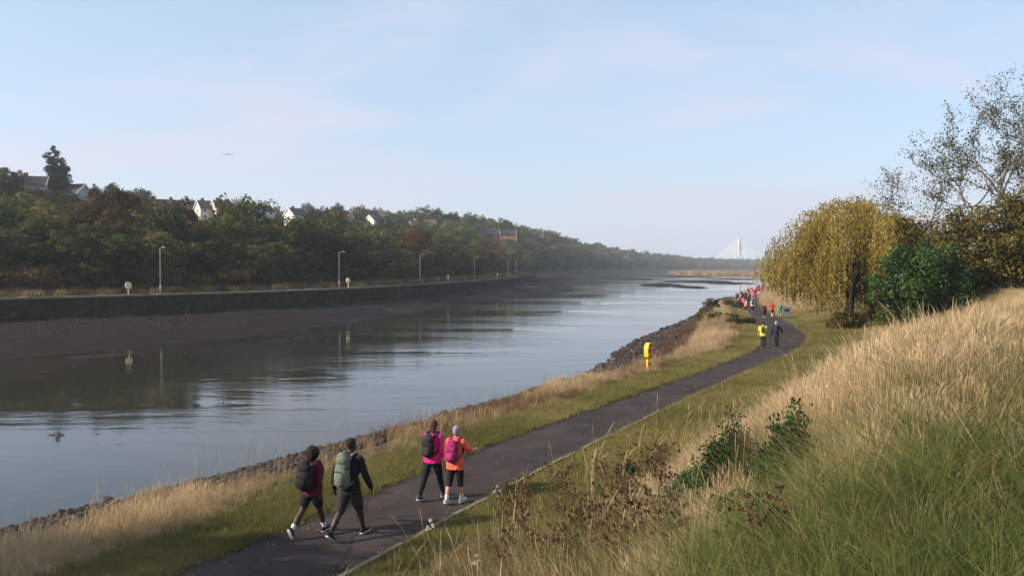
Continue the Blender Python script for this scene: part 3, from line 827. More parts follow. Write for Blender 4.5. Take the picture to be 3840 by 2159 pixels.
# meadow round the bend, under the willow
n = 9000; y = ysample(n, 55, 200); p = r4.uniform(.2, 1, n) ** 1.3 * 20; x = xs_from(y, p=p); k = infr(x, y); x, y = x[k], y[k]
add(A, x, y, 6, np.interp(y, [50, 200], [2.0, 4]), .62 + .25 * patch(x, y, .3) + r4.normal(0, .1, len(x)))
done('mown_grass', 'short mown grass in strips along both sides of the path', A)

# straw slope right of the path
B = pool(); B['tall'] = 1
def LIM(y): return 7.4 + np.clip((y - 5) * .45, 0, 1.7) + np.clip((y - 10) * .22, 0, 6)
def slope(n, y0, y1):
    y = ysample(n, y0, y1); lim = LIM(y); p = 2.9 + (lim + 1.2 - 2.9) * r4.random(n) ** .72
    x = xs_from(y, p=p); k = infr(x, y); return x[k], y[k], p[k], lim[k]
x, y, p, lim = slope(25000, 6.0, 62)
pt = patch(x, y, .45); near = np.clip((12.5 - y) / 4, 0, 1)
u = r4.random(len(x))
straw = u < (.80 + .2 * pt - .55 * near * (p < 6.0) - .25 * near)
pick = np.where(straw, r4.choice([0, 0, 1, 1, 2, 8], len(x)), np.where(near > .1, r4.choice([7, 7, 4, 3, 2], len(x)), r4.choice([3, 3, 4, 2], len(x))))
tint = np.where((pick <= 2) | (pick == 8), .50 + .20 * pt + r4.normal(0, .16, len(x)), np.where(near > .1, .62, .48) + r4.normal(0, .22, len(x)))
edge_s = np.interp(p, [2.9, 7.0], [.34, .92]) * np.interp(lim - p, [-1.2, .6], [.6, 1])
s = np.interp(y, [5, 8, 20, 60], [.55, .9, .95, .95]) * edge_s * np.where(near > .2, .8, 1)
add(B, x, y, pick, s, tint, .14)
# tall straw along the crest of the river bank
def bank(n, y0, y1, a, b):
    y = ysample(n, y0, y1); _, _, w = zones(PL(y) - 1, y); t2 = np.minimum(5.3, .5 * np.maximum(w, 5) + .3)
    t = a + (t2 + b - a) * r4.random(n); x = xs_from(y, t=t); k = infr(x, y); return x[k], y[k], t[k], t2[k]
x, y, t, t2 = bank(9000, 12, 135, 1.5, -.2)
kp = patch(x, y, .5) + .5 * patch(x + 9, y - 4, 1.4) + r4.normal(0, .4, len(x)) > -.35 - .02 * np.clip(y - 30, 0, 30); x, y, t, t2 = x[kp], y[kp], t[kp], t2[kp]
pt = patch(x, y, .6); f = (t - 1.5) / (t2 - 1.5)
u = r4.random(len(x)); straw = u < .30 + .65 * f + .25 * pt + .4 * sstep(35, 50, y)
pick = np.where(straw, r4.choice([0, 1, 1, 2, 8], len(x)), r4.choice([3, 4, 4, 7], len(x)))
tint = np.where(straw, .42 + .2 * pt + r4.normal(0, .17, len(x)), .40 + r4.normal(0, .2, len(x)))
s = np.interp(y, [12, 40, 135], [.66, .80, 1.5]) * np.interp(t, [1.5, 2.6], [.45, 1]) * (.8 + .3 * pt)
add(B, x, y, pick, s, tint, .14)
# clumps beside the far path
n = 1800; y = ysample(n, 95, 210); p = r4.uniform(.8, 9, n); x = xs_from(y, p=p)
add(B, x, y, r4.choice([0, 1, 2], n), np.interp(y, [95, 210], [1.6, 2.6]), .5 + r4.normal(0, .15, n))
n = 900; y = ysample(n, 5.5, 30); p = 3.5 + r4.random(n) * (LIM(y) - 2.0); x = xs_from(y, p=p); k = infr(x, y); x, y = x[k], y[k]
add(B, x, y, r4.choice([1, 2, 2], len(x)), np.interp(y, [5, 30], [.7, 1.1]), .55 + r4.normal(0, .2, len(x)), .75)          # trampled, fallen stems
done('straw_grass', 'tall dry straw coloured grass on the slope and along the bank', B)

# lush green grass at the top of the slope
C_ = pool()
n = 12000; y = ysample(n, 2.2, 46); lim = LIM(y); p = lim - .9 + r4.random(n) ** 1.3 * (5 + y * .45); x = xs_from(y, p=p); k = infr(x, y, 1.05); x, y, p, lim = x[k], y[k], p[k], lim[k]
pt = patch(x, y, .9)
pick = np.where(r4.random(len(x)) < .55 + .3 * pt, 3, 4); pick = np.where((r4.random(len(x)) < .16 + .12 * patch(x, y, .5)) & (y > 4), r4.choice([2, 7], len(x)), pick)
add(C_, x, y, pick, np.interp(y, [2, 5, 12, 46], [.45, .75, 1.0, 1.5]), .40 + .32 * pt + r4.normal(0, .24, len(x)), .32)
n = 420; y = ysample(n, 3.0, 26); lim = LIM(y); p = lim - .6 + r4.random(n) * (4 + y * .35); x = xs_from(y, p=p); k = infr(x, y); x, y = x[k], y[k]
add(C_, x, y, 3, np.interp(y, [3, 8, 26], [.7, 1.25, 1.6]), .05 + r4.normal(0, .1, len(x)), .35)
done('lush_grass', 'long lush green grass at the top of the slope', C_)
# rusty weeds among the grass low on the slope near the camera
D_ = pool(); D_['tall'] = 1
n = 3600; y = ysample(n, 5.8, 13.5); p = r4.uniform(1.7, 7.0, n); x = xs_from(y, p=p)
k = (patch(x, y, 1.1) > -.55) & infr(x, y); x, y = x[k], y[k]
add(D_, x, y, r4.choice([7, 7, 2, 3], len(x)), np.interp(y, [5, 9], [.6, .95]), .45 + r4.normal(0, .25, len(x)), .15)
n = 900; y = ysample(n, 26, 135); _, _, w = zones(PL(y) - 1, y); t = 1.8 + r4.random(n) * .5 * w; x = xs_from(y, t=t)
add(D_, x, y, 7, np.interp(y, [26, 135], [1, 1.9]), .45 + r4.normal(0, .25, n), .15)
done('rusty_weeds', 'low rusty brown weeds and dead leaves among the grass', D_)
# loose tall stalks that stand up in front of the path
E_ = pool(); E_['tall'] = 1
STALK = [(tuft('stalk_a', 4, 1.10, .12, .30, .0055, 21, head=1.9, seg=4), G_STRAW), (tuft('stalk_b', 3, 1.35, .10, .40, .006, 22, head=1.8, seg=4), G_STRAW)]
n = 260; y = ysample(n, 7.2, 24); p = 1.6 + r4.random(n) ** 1.5 * 7.5; x = xs_from(y, p=p)
add(E_, x, y, r4.integers(0, 2, n), np.interp(y, [7, 24], [.8, 1.0]), .55 + r4.normal(0, .2, n), .12)
n = 160; y = ysample(n, 13, 40); t = r4.uniform(2.4, 5.2, n); x = xs_from(y, t=t)
add(E_, x, y, r4.integers(0, 2, n), .85, .5 + r4.normal(0, .2, n), .12)
done('grass_stalks', 'thin pale seed stalks standing above the grass', E_, STALK)

# rough reddish grass between the far wood and the quay path, and the reeds
Q_ = [(tuft('rough_a', 22, .75, .5, .5, .05, 31), G_RUST), (tuft('rough_b', 24, .6, .5, .6, .05, 32), G_STRAW), (tuft('rough_c', 24, .55, .5, .6, .05, 33), G_GREEN),
      (tuft('reed_a', 20, 1.5, 1.0, .3, .12, 34), G_STRAW), (tuft('reed_b', 20, 1.4, 1.0, .3, .12, 35), G_RUST)]
n = 3600; j = r4.integers(30, np.argmin(np.abs(BL[:, 1] - 385)), n); t = 5.0 + r4.random(n) * 8.5
xy = BL[j] + BN[j] * t[:, None] + BT[j] * r4.uniform(-2, 2, (n, 1))
d = np.hypot(xy[:, 0], xy[:, 1])
scatter('quay_grass', 'rough reddish grass between the far quay and the wood', Q_, np.c_[xy, lz(xy[:, 0], xy[:, 1]) - .05], np.c_[r4.normal(0, .1, (n, 2)), r4.uniform(0, 6.28, n)],
        r4.uniform(.8, 1.5, n) * np.interp(d, [90, 380], [1, 2.2]), np.clip(.4 + r4.normal(0, .22, n), 0, 1), r4.choice([0, 0, 1, 2, 2], n))
n = 4200; fx = r4.uniform(130, 330, n); ry = r4.random(n) ** 2 * .22
RYn = 560 + 60 * np.sin(fx * .01) + (fx - 130) * -.02 + ry * 700; RXn = fx + ry * 120
RZn = -2.6 + 2.0 * np.clip(ry * 9, 0, 1) * np.clip((fx - 126) / 10, 0, 1)
k = RZn > -1.9
scatter('reeds', 'pale brown reeds covering the spit across the river', Q_, np.c_[RXn, RYn, RZn][k], np.c_[r4.normal(0, .06, (n, 2)), r4.uniform(0, 6.28, n)][k],
        r4.uniform(.9, 1.6, n)[k], np.clip(.35 + r4.normal(0, .2, n), 0, 1)[k], r4.choice([3, 3, 4], n)[k])

# ------------------------------------------------------------------ stones of the shores
def stone_mesh(seed):
    r = random.Random(seed); bm = bmesh.new(); bmesh.ops.create_icosphere(bm, subdivisions=1 if seed < 6 else 2, radius=.5)
    ax = [Vector((r.gauss(0, 1), r.gauss(0, 1), r.gauss(0, 1))).normalized() for _ in range(7)]; ds = [r.uniform(.26, .42) for _ in ax]
    for v in bm.verts:
        for a, d in zip(ax, ds):
            e = v.co.dot(a) - d
            if e > 0: v.co -= a * e * .9
        v.co.z *= .7; v.co += Vector((r.uniform(-.02, .02), r.uniform(-.02, .02), r.uniform(-.02, .02)))
    me = bpy.data.meshes.new('stone'); bm.to_mesh(me); bm.free(); return me
def stonemat(name, c1, c2, attr=None):
    m_ = leafmat(name, c1, c2, attr='tint', atype='INSTANCER', trans=0, rough=.75, spec=.3) if attr else mat(name, c1, .3, 3, .75, .3, .6, col2=c2, bscale=8)
    return m_
ST_M = [stonemat('shore_stone', (.030, .022, .018), (.080, .058, .046)), stonemat('wet_stone', (.020, .018, .017), (.045, .040, .036)), stonemat('pale_stone', (.07, .054, .043), (.13, .10, .08))]
ST_I = stonemat('rubble', (.014, .010, .008), (.095, .066, .050), True)
STONES = [stone_mesh(i) for i in range(6)]
sh = empty('stony_shore', (0, 0, 0)); tag(sh, 'dark stones heaped along the near edge of the river', kind='structure')
def shore_pts(n, y0, y1):
    y = ysample(n, y0, y1); _, _, w = zones(PL(y) - 1, y); w = np.maximum(w, 5); t2 = np.minimum(5.3, .5 * w + .3)
    t = t2 - .5 + (w + .35 - t2 + .5) * r4.random(n) ** .8; x = xs_from(y, t=t); k = infr(x, y); return x[k], y[k]
x, y = shore_pts(300, 36, 118)
for i in range(len(x)):
    s = r4.uniform(.38, .85) * np.interp(y[i], [20, 118], [.8, 1.15])
    o = link('stone', STONES[r4.integers(0, 6)], ST_M[r4.choice([0, 0, 0, 1, 2])], sh, (x[i], y[i], float(gz(x[i], y[i])) + .08 * s), r4.uniform(0, 6.28), (s, s * r4.uniform(.7, 1.2), s * r4.uniform(.6, 1)))
R5 = pool(); x, y = shore_pts(9000, 13, 140)
add(R5, x, y, r4.integers(0, 6, len(x)), np.interp(y, [13, 60, 140], [.20, .32, .55]) * r4.uniform(.5, 1.3, len(x)), .35 + r4.normal(0, .22, len(x)), .5, .02)
done('shore_rubble', 'loose dark rubble covering the near shore', R5, [(m_.copy(), ST_I) for m_ in STONES])
# rubble and weed below the far wall
n = 4200; kk = r4.uniform(20, 250, n); fr_ = r4.random(n) ** 1.9 * .6
ax_ = np.interp(kk, range(260), A2[:, 0]); ay = np.interp(kk, range(260), A2[:, 1]); bx = np.interp(kk, range(260), B2[:, 0]); by = np.interp(kk, range(260), B2[:, 1])
x = ax_ * (1 - fr_) + bx * fr_; y = ay * (1 - fr_) + by * fr_
z = -.95 + (WATER + .95) * fr_ ** .9 + .13 * lump(x * .45, y * .45) * (1.3 - fr_)
k = patch(x, y, .12) + r4.normal(0, .5, n) > -.2
scatter('far_rubble', 'dark rubble and weed lying on the mud below the far wall', [(m_.copy(), ST_I) for m_ in STONES], np.c_[x, y, z][k], np.c_[r4.normal(0, .4, (n, 2)), r4.uniform(0, 6.28, n)][k],
        (np.interp(y, [60, 300], [.20, .5]) * r4.uniform(.4, 1.8, n))[k], np.clip(.16 + r4.normal(0, .15, n), 0, 1)[k], r4.integers(0, 6, n)[k])
# boulders that stand out
BIG = [stone_mesh(10 + i) for i in range(4)]
for u, v, wpx, lab in ((402, 1882, 60, 'large brown boulder lying in the water near the left edge of the photo'), (100, 1962, 26, 'small dark rock in the water just left of the big boulder'),
                       (63, 1985, 22, 'smallest dark rock at the waterline in the bottom left'), (752, 1792, 20, 'small dark rock in shallow water right of the big boulder'),
                       (823, 1776, 20, 'small dark rock close to the shore behind the dried grass'), (1828, 1520, 34, 'dark jagged rock at the water edge above the pink walker'),
                       (1852, 1512, 26, 'smaller dark rock touching the jagged rock above the pink walker'), (1921, 1500, 20, 'small rock just right of the jagged pair on the bank edge'),
                       (1288, 1665, 30, 'flat dark rock in the water above the man with the grey pack'), (2385, 1287, 34, 'round dark rock standing in the water left of the yellow lifebuoy post'),
                       (2412, 1280, 22, 'small rock between the round rock and the yellow lifebuoy post'), (2482, 1236, 22, 'dark rock at the tip of the stony spit beyond the lifebuoy')):
    p = on_z(u, v, WATER + .05); s = wpx / F * p.y
    i = r4.integers(0, 4)
    o = link('rock', BIG[i], ST_M[0 if wpx > 40 else 1], None, (p.x, p.y, WATER + .18 * s), r4.uniform(0, 6.28), (s * 1.15, s * .9, s * .95))
    tag(o, lab, 'rock', 'loose rocks at the water edge')

# fallen leaves and bits of straw along the edges of the path
LV = []
for i in range(3):
    rr4 = np.random.default_rng(300 + i); C = rr4.normal(0, .05, (5, 3)) * [1, 1, .05] + [0, 0, .012]
    V, Q = cards(C, rr4.normal(size=(5, 3)) * [1, 1, .1], unit(np.array([[0, 0, 1.]] * 5) + rr4.normal(0, .25, (5, 3))), rr4.uniform(.03, .07, 5), .03); LV.append((np_mesh('leaf_%d' % i, V, Q), G_RUST))
F_ = pool(); n = 1300; y = ysample(n, 9, 80); c = r4.random(n); side = r4.random(n) < .5
wdt = PR(y) - PL(y); o = (r4.random(n) ** 5) * .5 * wdt; x = np.where(side, PL(y) + o, PR(y) - o)
add(F_, x, y, r4.integers(0, 3, n), np.interp(y, [9, 80], [.8, 1.6]), .7 + r4.normal(0, .25, n), .05)
F_['P'][-1][:, 2] = ZP(y) + .004
done('fallen_leaves', 'fallen leaves and bits of straw littering the path edges', F_, LV)

# weeds hanging over the top of the far wall and rooted along its foot
n = 900; j = r4.integers(30, np.argmin(np.abs(BL[:, 1] - 365)), n); low_ = r4.random(n) < .55
xy = BL[j] + BN[j] * np.where(low_, r4.uniform(-.5, -.1, n), r4.uniform(-.05, .9, n))[:, None] + BT[j] * r4.uniform(-2, 2, (n, 1))
k = patch(xy[:, 0], xy[:, 1], .25) > -.1
scatter('wall_weeds', 'ragged weeds growing on the top and at the foot of the far wall', Q_, np.c_[xy, np.where(low_, r4.uniform(-1.0, -.2, n), 1.5)][k], np.c_[r4.normal(0, .5, (n, 2)), r4.uniform(0, 6.28, n)][k],
        r4.uniform(.4, 1.1, n)[k], np.clip(.25 + r4.normal(0, .2, n), 0, 1)[k], r4.choice([0, 0, 2], n)[k])
# ------------------------------------------------------------------ the trees and bushes of the near bank
def nz(x, y): return gzs(x, y)
# weeping willow
def willow():
    rg = np.random.default_rng(77); H, RX = 10.6, 6.9
    e = empty('willow_tree', (29.6, 70.5, nz(29.6, 70.5) - .1), 0, 'big golden weeping willow beside the bend of the path', 'tree')
    r = random.Random(5); b = MB(); limb_ends = []
    b.tube([(0, 0, -.3), (.05, 0, 1.2), (.25, .1, 2.6), (.4, .1, 4.2)], [.55, .42, .40, .30], 9)
    for i in range(13):
        a = i * 2.4 + r.uniform(-.3, .3); k = r.uniform(.35, .8); hh = H * r.uniform(.66, .92) * (1.0 - .22 * k)
        en = Vector((math.cos(a) * RX * k, math.sin(a) * RX * k, hh)); st = Vector((.2, .05, r.uniform(2, 4)))
        mid = st.lerp(en, .5) + Vector((0, 0, 1.0))
        b.tube([st, mid, en], [.17, .10, .035], 6, cap=False); limb_ends.append(en)
        for s2 in range(3):
            a2 = a + r.uniform(-.7, .7); e2 = en + Vector((math.cos(a2) * 1.8, math.sin(a2) * 1.8, r.uniform(-.6, .5)))
            b.tube([en.lerp(mid, .3), e2], [.05, .015], 5, cap=False)
    b.build('trunk', BARK, e, True)
    C = []; U = []; Nn = []; tone = []
    ns = 3600; boughs = []
    while len(boughs) < 120:
        a = rg.uniform(0, 6.28); k = rg.uniform(.02, 1) ** .55; boughs.append((math.cos(a) * RX * k, math.sin(a) * RX * k, rg.normal(0, .55)))
    for i in range(ns):
        bo = boughs[rg.integers(0, len(boughs))]; x0 = bo[0] + rg.normal(0, .52); y0 = bo[1] + rg.normal(0, .52)
        a = math.atan2(y0, x0); k = min(math.hypot(x0, y0), 1.08 * RX) / RX
        lob = 1 + .13 * math.sin(a * 3 + 1) + .09 * math.sin(a * 7 + 2) + rg.normal(0, .05)
        x, y = math.cos(a) * RX * k * lob, math.sin(a) * RX * k * lob
        top = H * (1 - .45 * k ** 2.4) + rg.normal(0, .22) + bo[2] - (.9 * math.sin(a * 4 + 3 * k) ** 2) * k
        ln = rg.uniform(1.4, 3.4) + (k > .55) * rg.uniform(0, 3.4); bot = max(top - ln, float(np.interp(x, [-7, -5.2, -3, 0, 4], [4.2, 3.0, 1.7, .7, .6])) + rg.uniform(-.2, .9))
        tn = np.clip(rg.normal(.45, .12) + .22 * bo[2], 0, 1)
        dx, dy = rg.normal(0, .10, 2) + .12 * k * np.array([math.cos(a), math.sin(a)])
        zs = np.arange(top, bot, -.17); m_ = len(zs)
        if m_ < 2: continue
        dr = (top - zs)
        arc = np.minimum(dr, 1.0)
        px = x + dx * arc * 2 + rg.normal(0, .06, m_); py = y + dy * arc * 2 + rg.normal(0, .06, m_)
        C.append(np.c_[px, py, zs + rg.normal(0, .05, m_)]); u = np.c_[rg.normal(0, .45, m_), rg.normal(0, .45, m_), -np.ones(m_)]; U.append(u)
        Nn.append(rg.normal(size=(m_, 3))); tone.append(np.clip(tn + rg.normal(0, .13, m_), 0, 1))
    # thin airy sprays on top
    for i in range(220):
        a = rg.uniform(0, 6.28); k = rg.uniform(0, .75); x, y = math.cos(a) * RX * k, math.sin(a) * RX * k; z = H * (1 - .45 * k ** 2.4) + rg.uniform(-.3, .5)
        m_ = 9; dv = unit(np.array([math.cos(a) * .6 + rg.normal(0, .4), math.sin(a) * .6 + rg.normal(0, .4), .55]))
        s_ = np.linspace(0, 1.3, m_)[:, None]
        C.append(np.array([x, y, z]) + dv * s_ + rg.normal(0, .07, (m_, 3)) - [0, 0, .35] * s_ ** 2); U.append(dv + rg.normal(0, .4, (m_, 3))); Nn.append(rg.normal(size=(m_, 3))); tone.append(np.clip(rg.normal(.5, .15, m_), 0, 1))
    C = np.concatenate(C); U = np.concatenate(U); Nn = np.concatenate(Nn); tone = np.concatenate(tone)
    L = rg.uniform(.17, .33, len(C))
    V, Q = cards(C, U, unit(Nn), L, L * .36)
    me = np_mesh('crown', V, Q, fattr={'leafv': tone}); link('crown', me, L_WILLOW, e)
    print('willow leaves', len(C))
willow()

# tall half bare tree on the right: recursive limbs, few leaves
def sparse_tree(x, y, z, H, seed, label, leaves=1.0, lean=(-.06, 0), width=1.0):
    rg = random.Random(seed); e = empty('tall_tree', (x, y, z), 0, label, 'tree'); b = MB(); tips = []
    def grow(p, d, ln, r, dep):
        n = 4; pts = [p]; dd = Vector(d)
        for i in range(n):
            dd = (dd + Vector((rg.gauss(0, .13), rg.gauss(0, .13), rg.gauss(.03, .08)))).normalized()
            pts.append(pts[-1] + dd * ln / n)
        b.tube(pts, [r * (1 - .42 * i / n) for i in range(n + 1)], 6 if dep < 2 else 4, cap=False)
        if dep >= 3: tips.extend((q, dep) for q in pts[1:])
        if dep >= 5: return
        for k in range(3 if dep < 3 else 2):
            q = pts[rg.choice([2, 3, 4, 4]) if k else 4]
            ax = Vector((rg.gauss(0, 1) * width, rg.gauss(0, 1), rg.gauss(.25, .5))).normalized()
            nd = (dd * .85 + ax * rg.uniform(.5, 1.05)).normalized(); nd.z = max(nd.z, -.05)
            grow(q, nd, ln * rg.uniform(.72, .88), r * .55, dep + 1)
    grow(Vector((0, 0, -.3)), Vector((lean[0], lean[1], 1)), H * .26, H * .015, 0)
    b.build('trunk', BARK_PALE, e)
    r = np.random.default_rng(seed); T = np.array([tuple(t[0]) for t in tips]); n = int(len(T) * 9 * leaves)
    C = T[r.integers(0, len(T), n)] + r.normal(0, .27, (n, 3)); Nn = unit(r.normal(size=(n, 3)) + [0, 0, .3]); U = unit(r.normal(size=(n, 3)))
    L = r.uniform(.12, .30, n); V, Q = cards(C, U, Nn, L, L * .55)
    link('crown', np_mesh('crown', V, Q, fattr={'leafv': np.clip(r.normal(.45, .22, n), 0, 1)}), L_ASH, e)
    print('sparse', len(tips), n)
sparse_tree(43.0, 75, nz(43, 75) - .2, 21, 8, 'tall half bare tree with thin pale leaves behind the brown hawthorn bushes', 1.0, (-.10, 0), 1.3)
sparse_tree(51.5, 78, nz(51.5, 78) - .2, 25, 14, 'second tall thinly leaved tree cut off by the right edge of the photo', 1.2, (-.02, 0), 1.2)

def bush(name, x, y, rx, ry, h, n, rc, per, leaf, m_, label, seed, cat='bush', z0=0, aspect=.6, low=-1.0, group=None, flat=.8):
    e = empty(name, (x, y, nz(x, y) - .1), 0, label, cat, group)
    cl = ell_clumps(seed, n, h * .48 + z0, 1, h * .5, .5, low); cl[:, 0] *= rx; cl[:, 1] *= ry
    c = link('crown', crown_mesh('crown', seed, cl, rc, per, leaf, aspect, flat, .5), m_, e)
    r = random.Random(seed); b = MB()
    for i in range(6):
        t = cl[r.randrange(len(cl))]; a = r.uniform(0, 6.28)
        b.tube([(math.cos(a) * .2, math.sin(a) * .2, -.2), (t[0] * .5, t[1] * .5, t[2] * .5), tuple(t)], [.09 * h / 5, .06 * h / 5, .02], 5, cap=False)
    b.build('trunk', BARK, e); return e
bush('laurel_bush', 30.9, 60.5, 3.5, 2.7, 6.5, 120, .9, 190, .26, L_LAUREL, 'dense glossy dark green bush at the right foot of the willow', 51)
bush('hawthorn_bush', 36.6, 62.5, 4.0, 3.2, 8.0, 120, 1.05, 190, .26, L_HEDGE, 'tall brownish green hawthorn between the glossy bush and the right edge', 52)
bush('hawthorn_bush', 41.5, 61.5, 4.4, 3.4, 9.8, 140, 1.1, 190, .27, L_HEDGE, 'broad brown hawthorn bush against the right edge of the photo', 53)
bush('hawthorn_bush', 35.0, 70.0, 4.2, 3.2, 9.0, 110, 1.05, 170, .27, L_HEDGE, 'dark hawthorn with a leafy top right behind the glossy green bush', 54)
bush('young_willow', 35.6, 78, 4.0, 3.0, 10.2, 80, 1.0, 130, .28, L_OLIVE, 'greenish round topped tree just behind the right side of the willow', 55, 'tree')
bush('shrub', 27.6, 66.2, 1.5, 1.0, 1.5, 30, .45, 120, .18, L_HEDGE, 'low dark shrub under the left side of the willow', 56, 'shrub')
bush('shrub', 31.6, 66.8, 1.6, 1.2, 2.3, 30, .5, 120, .18, L_DARK, 'dark shrub in the shade right of the willow trunk', 57, 'shrub')
# scrub on the river bank before the bend
for i, (u, v, d, w, h, m_, lab) in enumerate(((2668, 1150, 112, 1.5, 2.3, L_HEDGE, 'tall thin scrub standing against the water at the bend of the bank'),
                              (2740, 1150, 121, 2.0, 1.2, L_BROWN, 'low brown scrub just left of the crowd of walkers'),
                              (2700, 1215, 90, 2.2, 1.2, L_OLIVE, 'olive bramble mound on the bank beyond the lifebuoy'),
                              (2660, 1190, 98, 1.6, 1.5, L_HEDGE, 'bramble leaning over the stones at the bend'),
                              (2775, 1235, 78, 1.2, .8, L_OLIVE, 'dark green bramble patch beside the hi vis walker'))):
    p = at(u, v, d); bush('bramble_shrub', p.x, p.y, w, w * .8, h, 26, .42, 60, .20, m_, lab, 60 + i, 'shrub', group='scrub on the river bank')
# gorse and young conifers on the slope
GORSE = leafmat('gorse', (.012, .034, .013), (.050, .10, .034), c3=(.12, .18, .065), trans=.2, rough=.6)
def gorse(u, v, h, w, seed, lab, d=None):
    p = hit(u, v, gzs, 4); r = np.random.default_rng(seed)
    e = empty('gorse_bush', (p.x, p.y, p.z - .03), 0, lab, 'gorse bush', 'gorse bushes on the slope'); b = MB(); C = []; U = []; Nn = []
    for i in range(60):
        a = r.uniform(0, 6.28); k = r.uniform(0, 1) ** .7; hh = h * (1.0 - .65 * k) * r.uniform(.6, 1.08)
        base = np.array([math.cos(a) * w * k * .3, math.sin(a) * w * k * .3, hh * .15]); tip = np.array([math.cos(a) * w * k, math.sin(a) * w * k, hh])
        if i < 12: b.tube([tuple(base * [1, 1, 0]), tuple((base + tip) / 2), tuple(tip)], [.012, .009, .004], 4, cap=False)
        m_ = 120; s_ = r.uniform(.1, 1, m_)[:, None]; ctr = base + (tip - base) * s_ + r.normal(0, .045, (m_, 3))
        C.append(ctr); U.append(unit((tip - base) / np.linalg.norm(tip - base) + r.normal(0, .7, (m_, 3)))); Nn.append(unit(r.normal(size=(m_, 3))))
    C = np.concatenate(C); U = np.concatenate(U); Nn = np.concatenate(Nn); L = r.uniform(.035, .075, len(C)); V, Q = cards(C, U, Nn, L, L * .42)
    link('crown', np_mesh('crown', V, Q, fattr={'leafv': np.clip(r.normal(.42, .2, len(C)), 0, 1)}), GORSE, e); b.build('stem', BARK, e)
for i, lab in enumerate(('tallest dark green gorse bush standing up out of the straw', 'gorse bush leaning to the right of the tallest one', 'low gorse among dead thistles left of the tallest bush', 'small bright green gorse low among the thistles',
                         'dark low gorse at the bottom edge of the photo', 'thin small gorse near the kerb side of the slope', 'small faint gorse half hidden in straw behind the tallest bush')):
    u, v, h, w = GORSE_AT[i]; gorse(u, v, h, w, i + 1, lab)
# dead thistles
THM = mat('thistle_stem', (.10, .062, .034), .4, 20, .9, .1)
THH = mat('thistle_head', (.085, .045, .026), .5, 60, .95, .05, col2=(.19, .115, .07))
THG = mat('thistle_green', (.05, .065, .025), .4, 15, .9, .1)
THW = mat('thistle_down', (.62, .56, .48), .2, 40, .95, .05)
def head_mesh():
    r = np.random.default_rng(3); V = []; Q = []
    n = 26
    d = unit(r.normal(size=(n, 3)) + [0, 0, .3]); L = r.uniform(.75, 1.1, n); C = d * (L * .5)[:, None]
    v, q = cards(C, d, unit(r.normal(size=(n, 3))), L, .42); return np_mesh('seed_head', v, q)
HEAD = head_mesh()
TH = []
for sd in range(5):
    r = random.Random(100 + sd); b = MB(); heads = []; H = r.uniform(.7, .95)
    top = Vector((r.uniform(-.12, .12), r.uniform(-.12, .12), H)); b.tube([(0, 0, -.05), (top.x * .3, top.y * .3, H * .5), tuple(top)], [.008, .007, .004], 5, cap=False); heads.append(top)
    for i in range(r.randint(7, 10)):
        s_ = r.uniform(.35, .92); p0 = Vector((top.x * s_, top.y * s_, H * s_)); a = r.uniform(0, 6.28); ln = r.uniform(.12, .34)
        p1 = p0 + Vector((math.cos(a) * ln * .7, math.sin(a) * ln * .7, ln * .8)); b.tube([p0, p0.lerp(p1, .5) - Vector((0, 0, .02)), p1], [.005, .004, .003], 4, cap=False); heads.append(p1)
        if r.random() < .5:
            p2 = p0.lerp(p1, .5) + Vector((r.uniform(-.1, .1), r.uniform(-.1, .1), .1)); b.tube([p0.lerp(p1, .5), p2], [.004, .003], 4, cap=False); heads.append(p2)
    for i in range(9):                      # withered leaves
        s_ = r.uniform(.1, .7); p0 = Vector((top.x * s_, top.y * s_, H * s_)); a = r.uniform(0, 6.28); d = Vector((math.cos(a), math.sin(a), r.uniform(-.6, .3)))
        sd_ = Vector((-d.y, d.x, 0)) * .018; k = len(b.V); b.V += [p0, p0 + d * .07 + sd_, p0 + d * .15, p0 + d * .07 - sd_]; b.F.append([k, k + 1, k + 2, k + 3])
    TH.append((b.mesh('stem'), heads))
r = random.Random(9); nth = 0
spots = [(2090, 1960), (2150, 2000), (2240, 1880), (2335, 1800), (2110, 1890)]
while len(spots) < 85:
    u, v = r.uniform(1880, 2900), r.uniform(1800, 2230)
    if any(abs(u - g_[0]) < 90 and -30 < v - g_[1] < 260 for g_ in GORSE_AT[:3]): continue
    if v > 1840 + abs(u - 2350) * .35 - 60: spots.append((u, v))
labs = {0: 'dead brown thistle', 1: 'dead brown thistle', 2: 'half green thistle'}
def where(u, v):
    if v > 2120: return 'at the bottom edge of the photo'
    a = 'near the kerb' if u < 2080 else 'left of the low gorse' if u < 2480 else 'around the low gorse' if u < 2680 else 'below the tallest gorse bush' if u < 2850 else 'below the leaning gorse bush'
    return ('high on the slope ' if v < 1920 else 'low on the slope ') + a
for i, (u, v) in enumerate(spots):
    p = hit(u, v, gzs, 3.5); me, heads = TH[r.randrange(5)]; s = r.uniform(.75, 1.1) * (1 if p.y > 7 else .8); kind = r.choice([0, 0, 1, 2])
    e = empty('thistle', (p.x, p.y, p.z), r.uniform(0, 6.28), '%s %s %s' % ('Large' if s > .92 else 'Slight' if s < .84 else 'Medium', labs[kind], where(u, v)), 'thistle', 'dead thistles on the slope')
    link('stem', me, THG if kind == 2 else THM, e, scale=s)
    for h in heads:
        k = r.uniform(.026, .040); link('seed_head', HEAD, THH, e, tuple(h * s), r.uniform(0, 6.28), k)
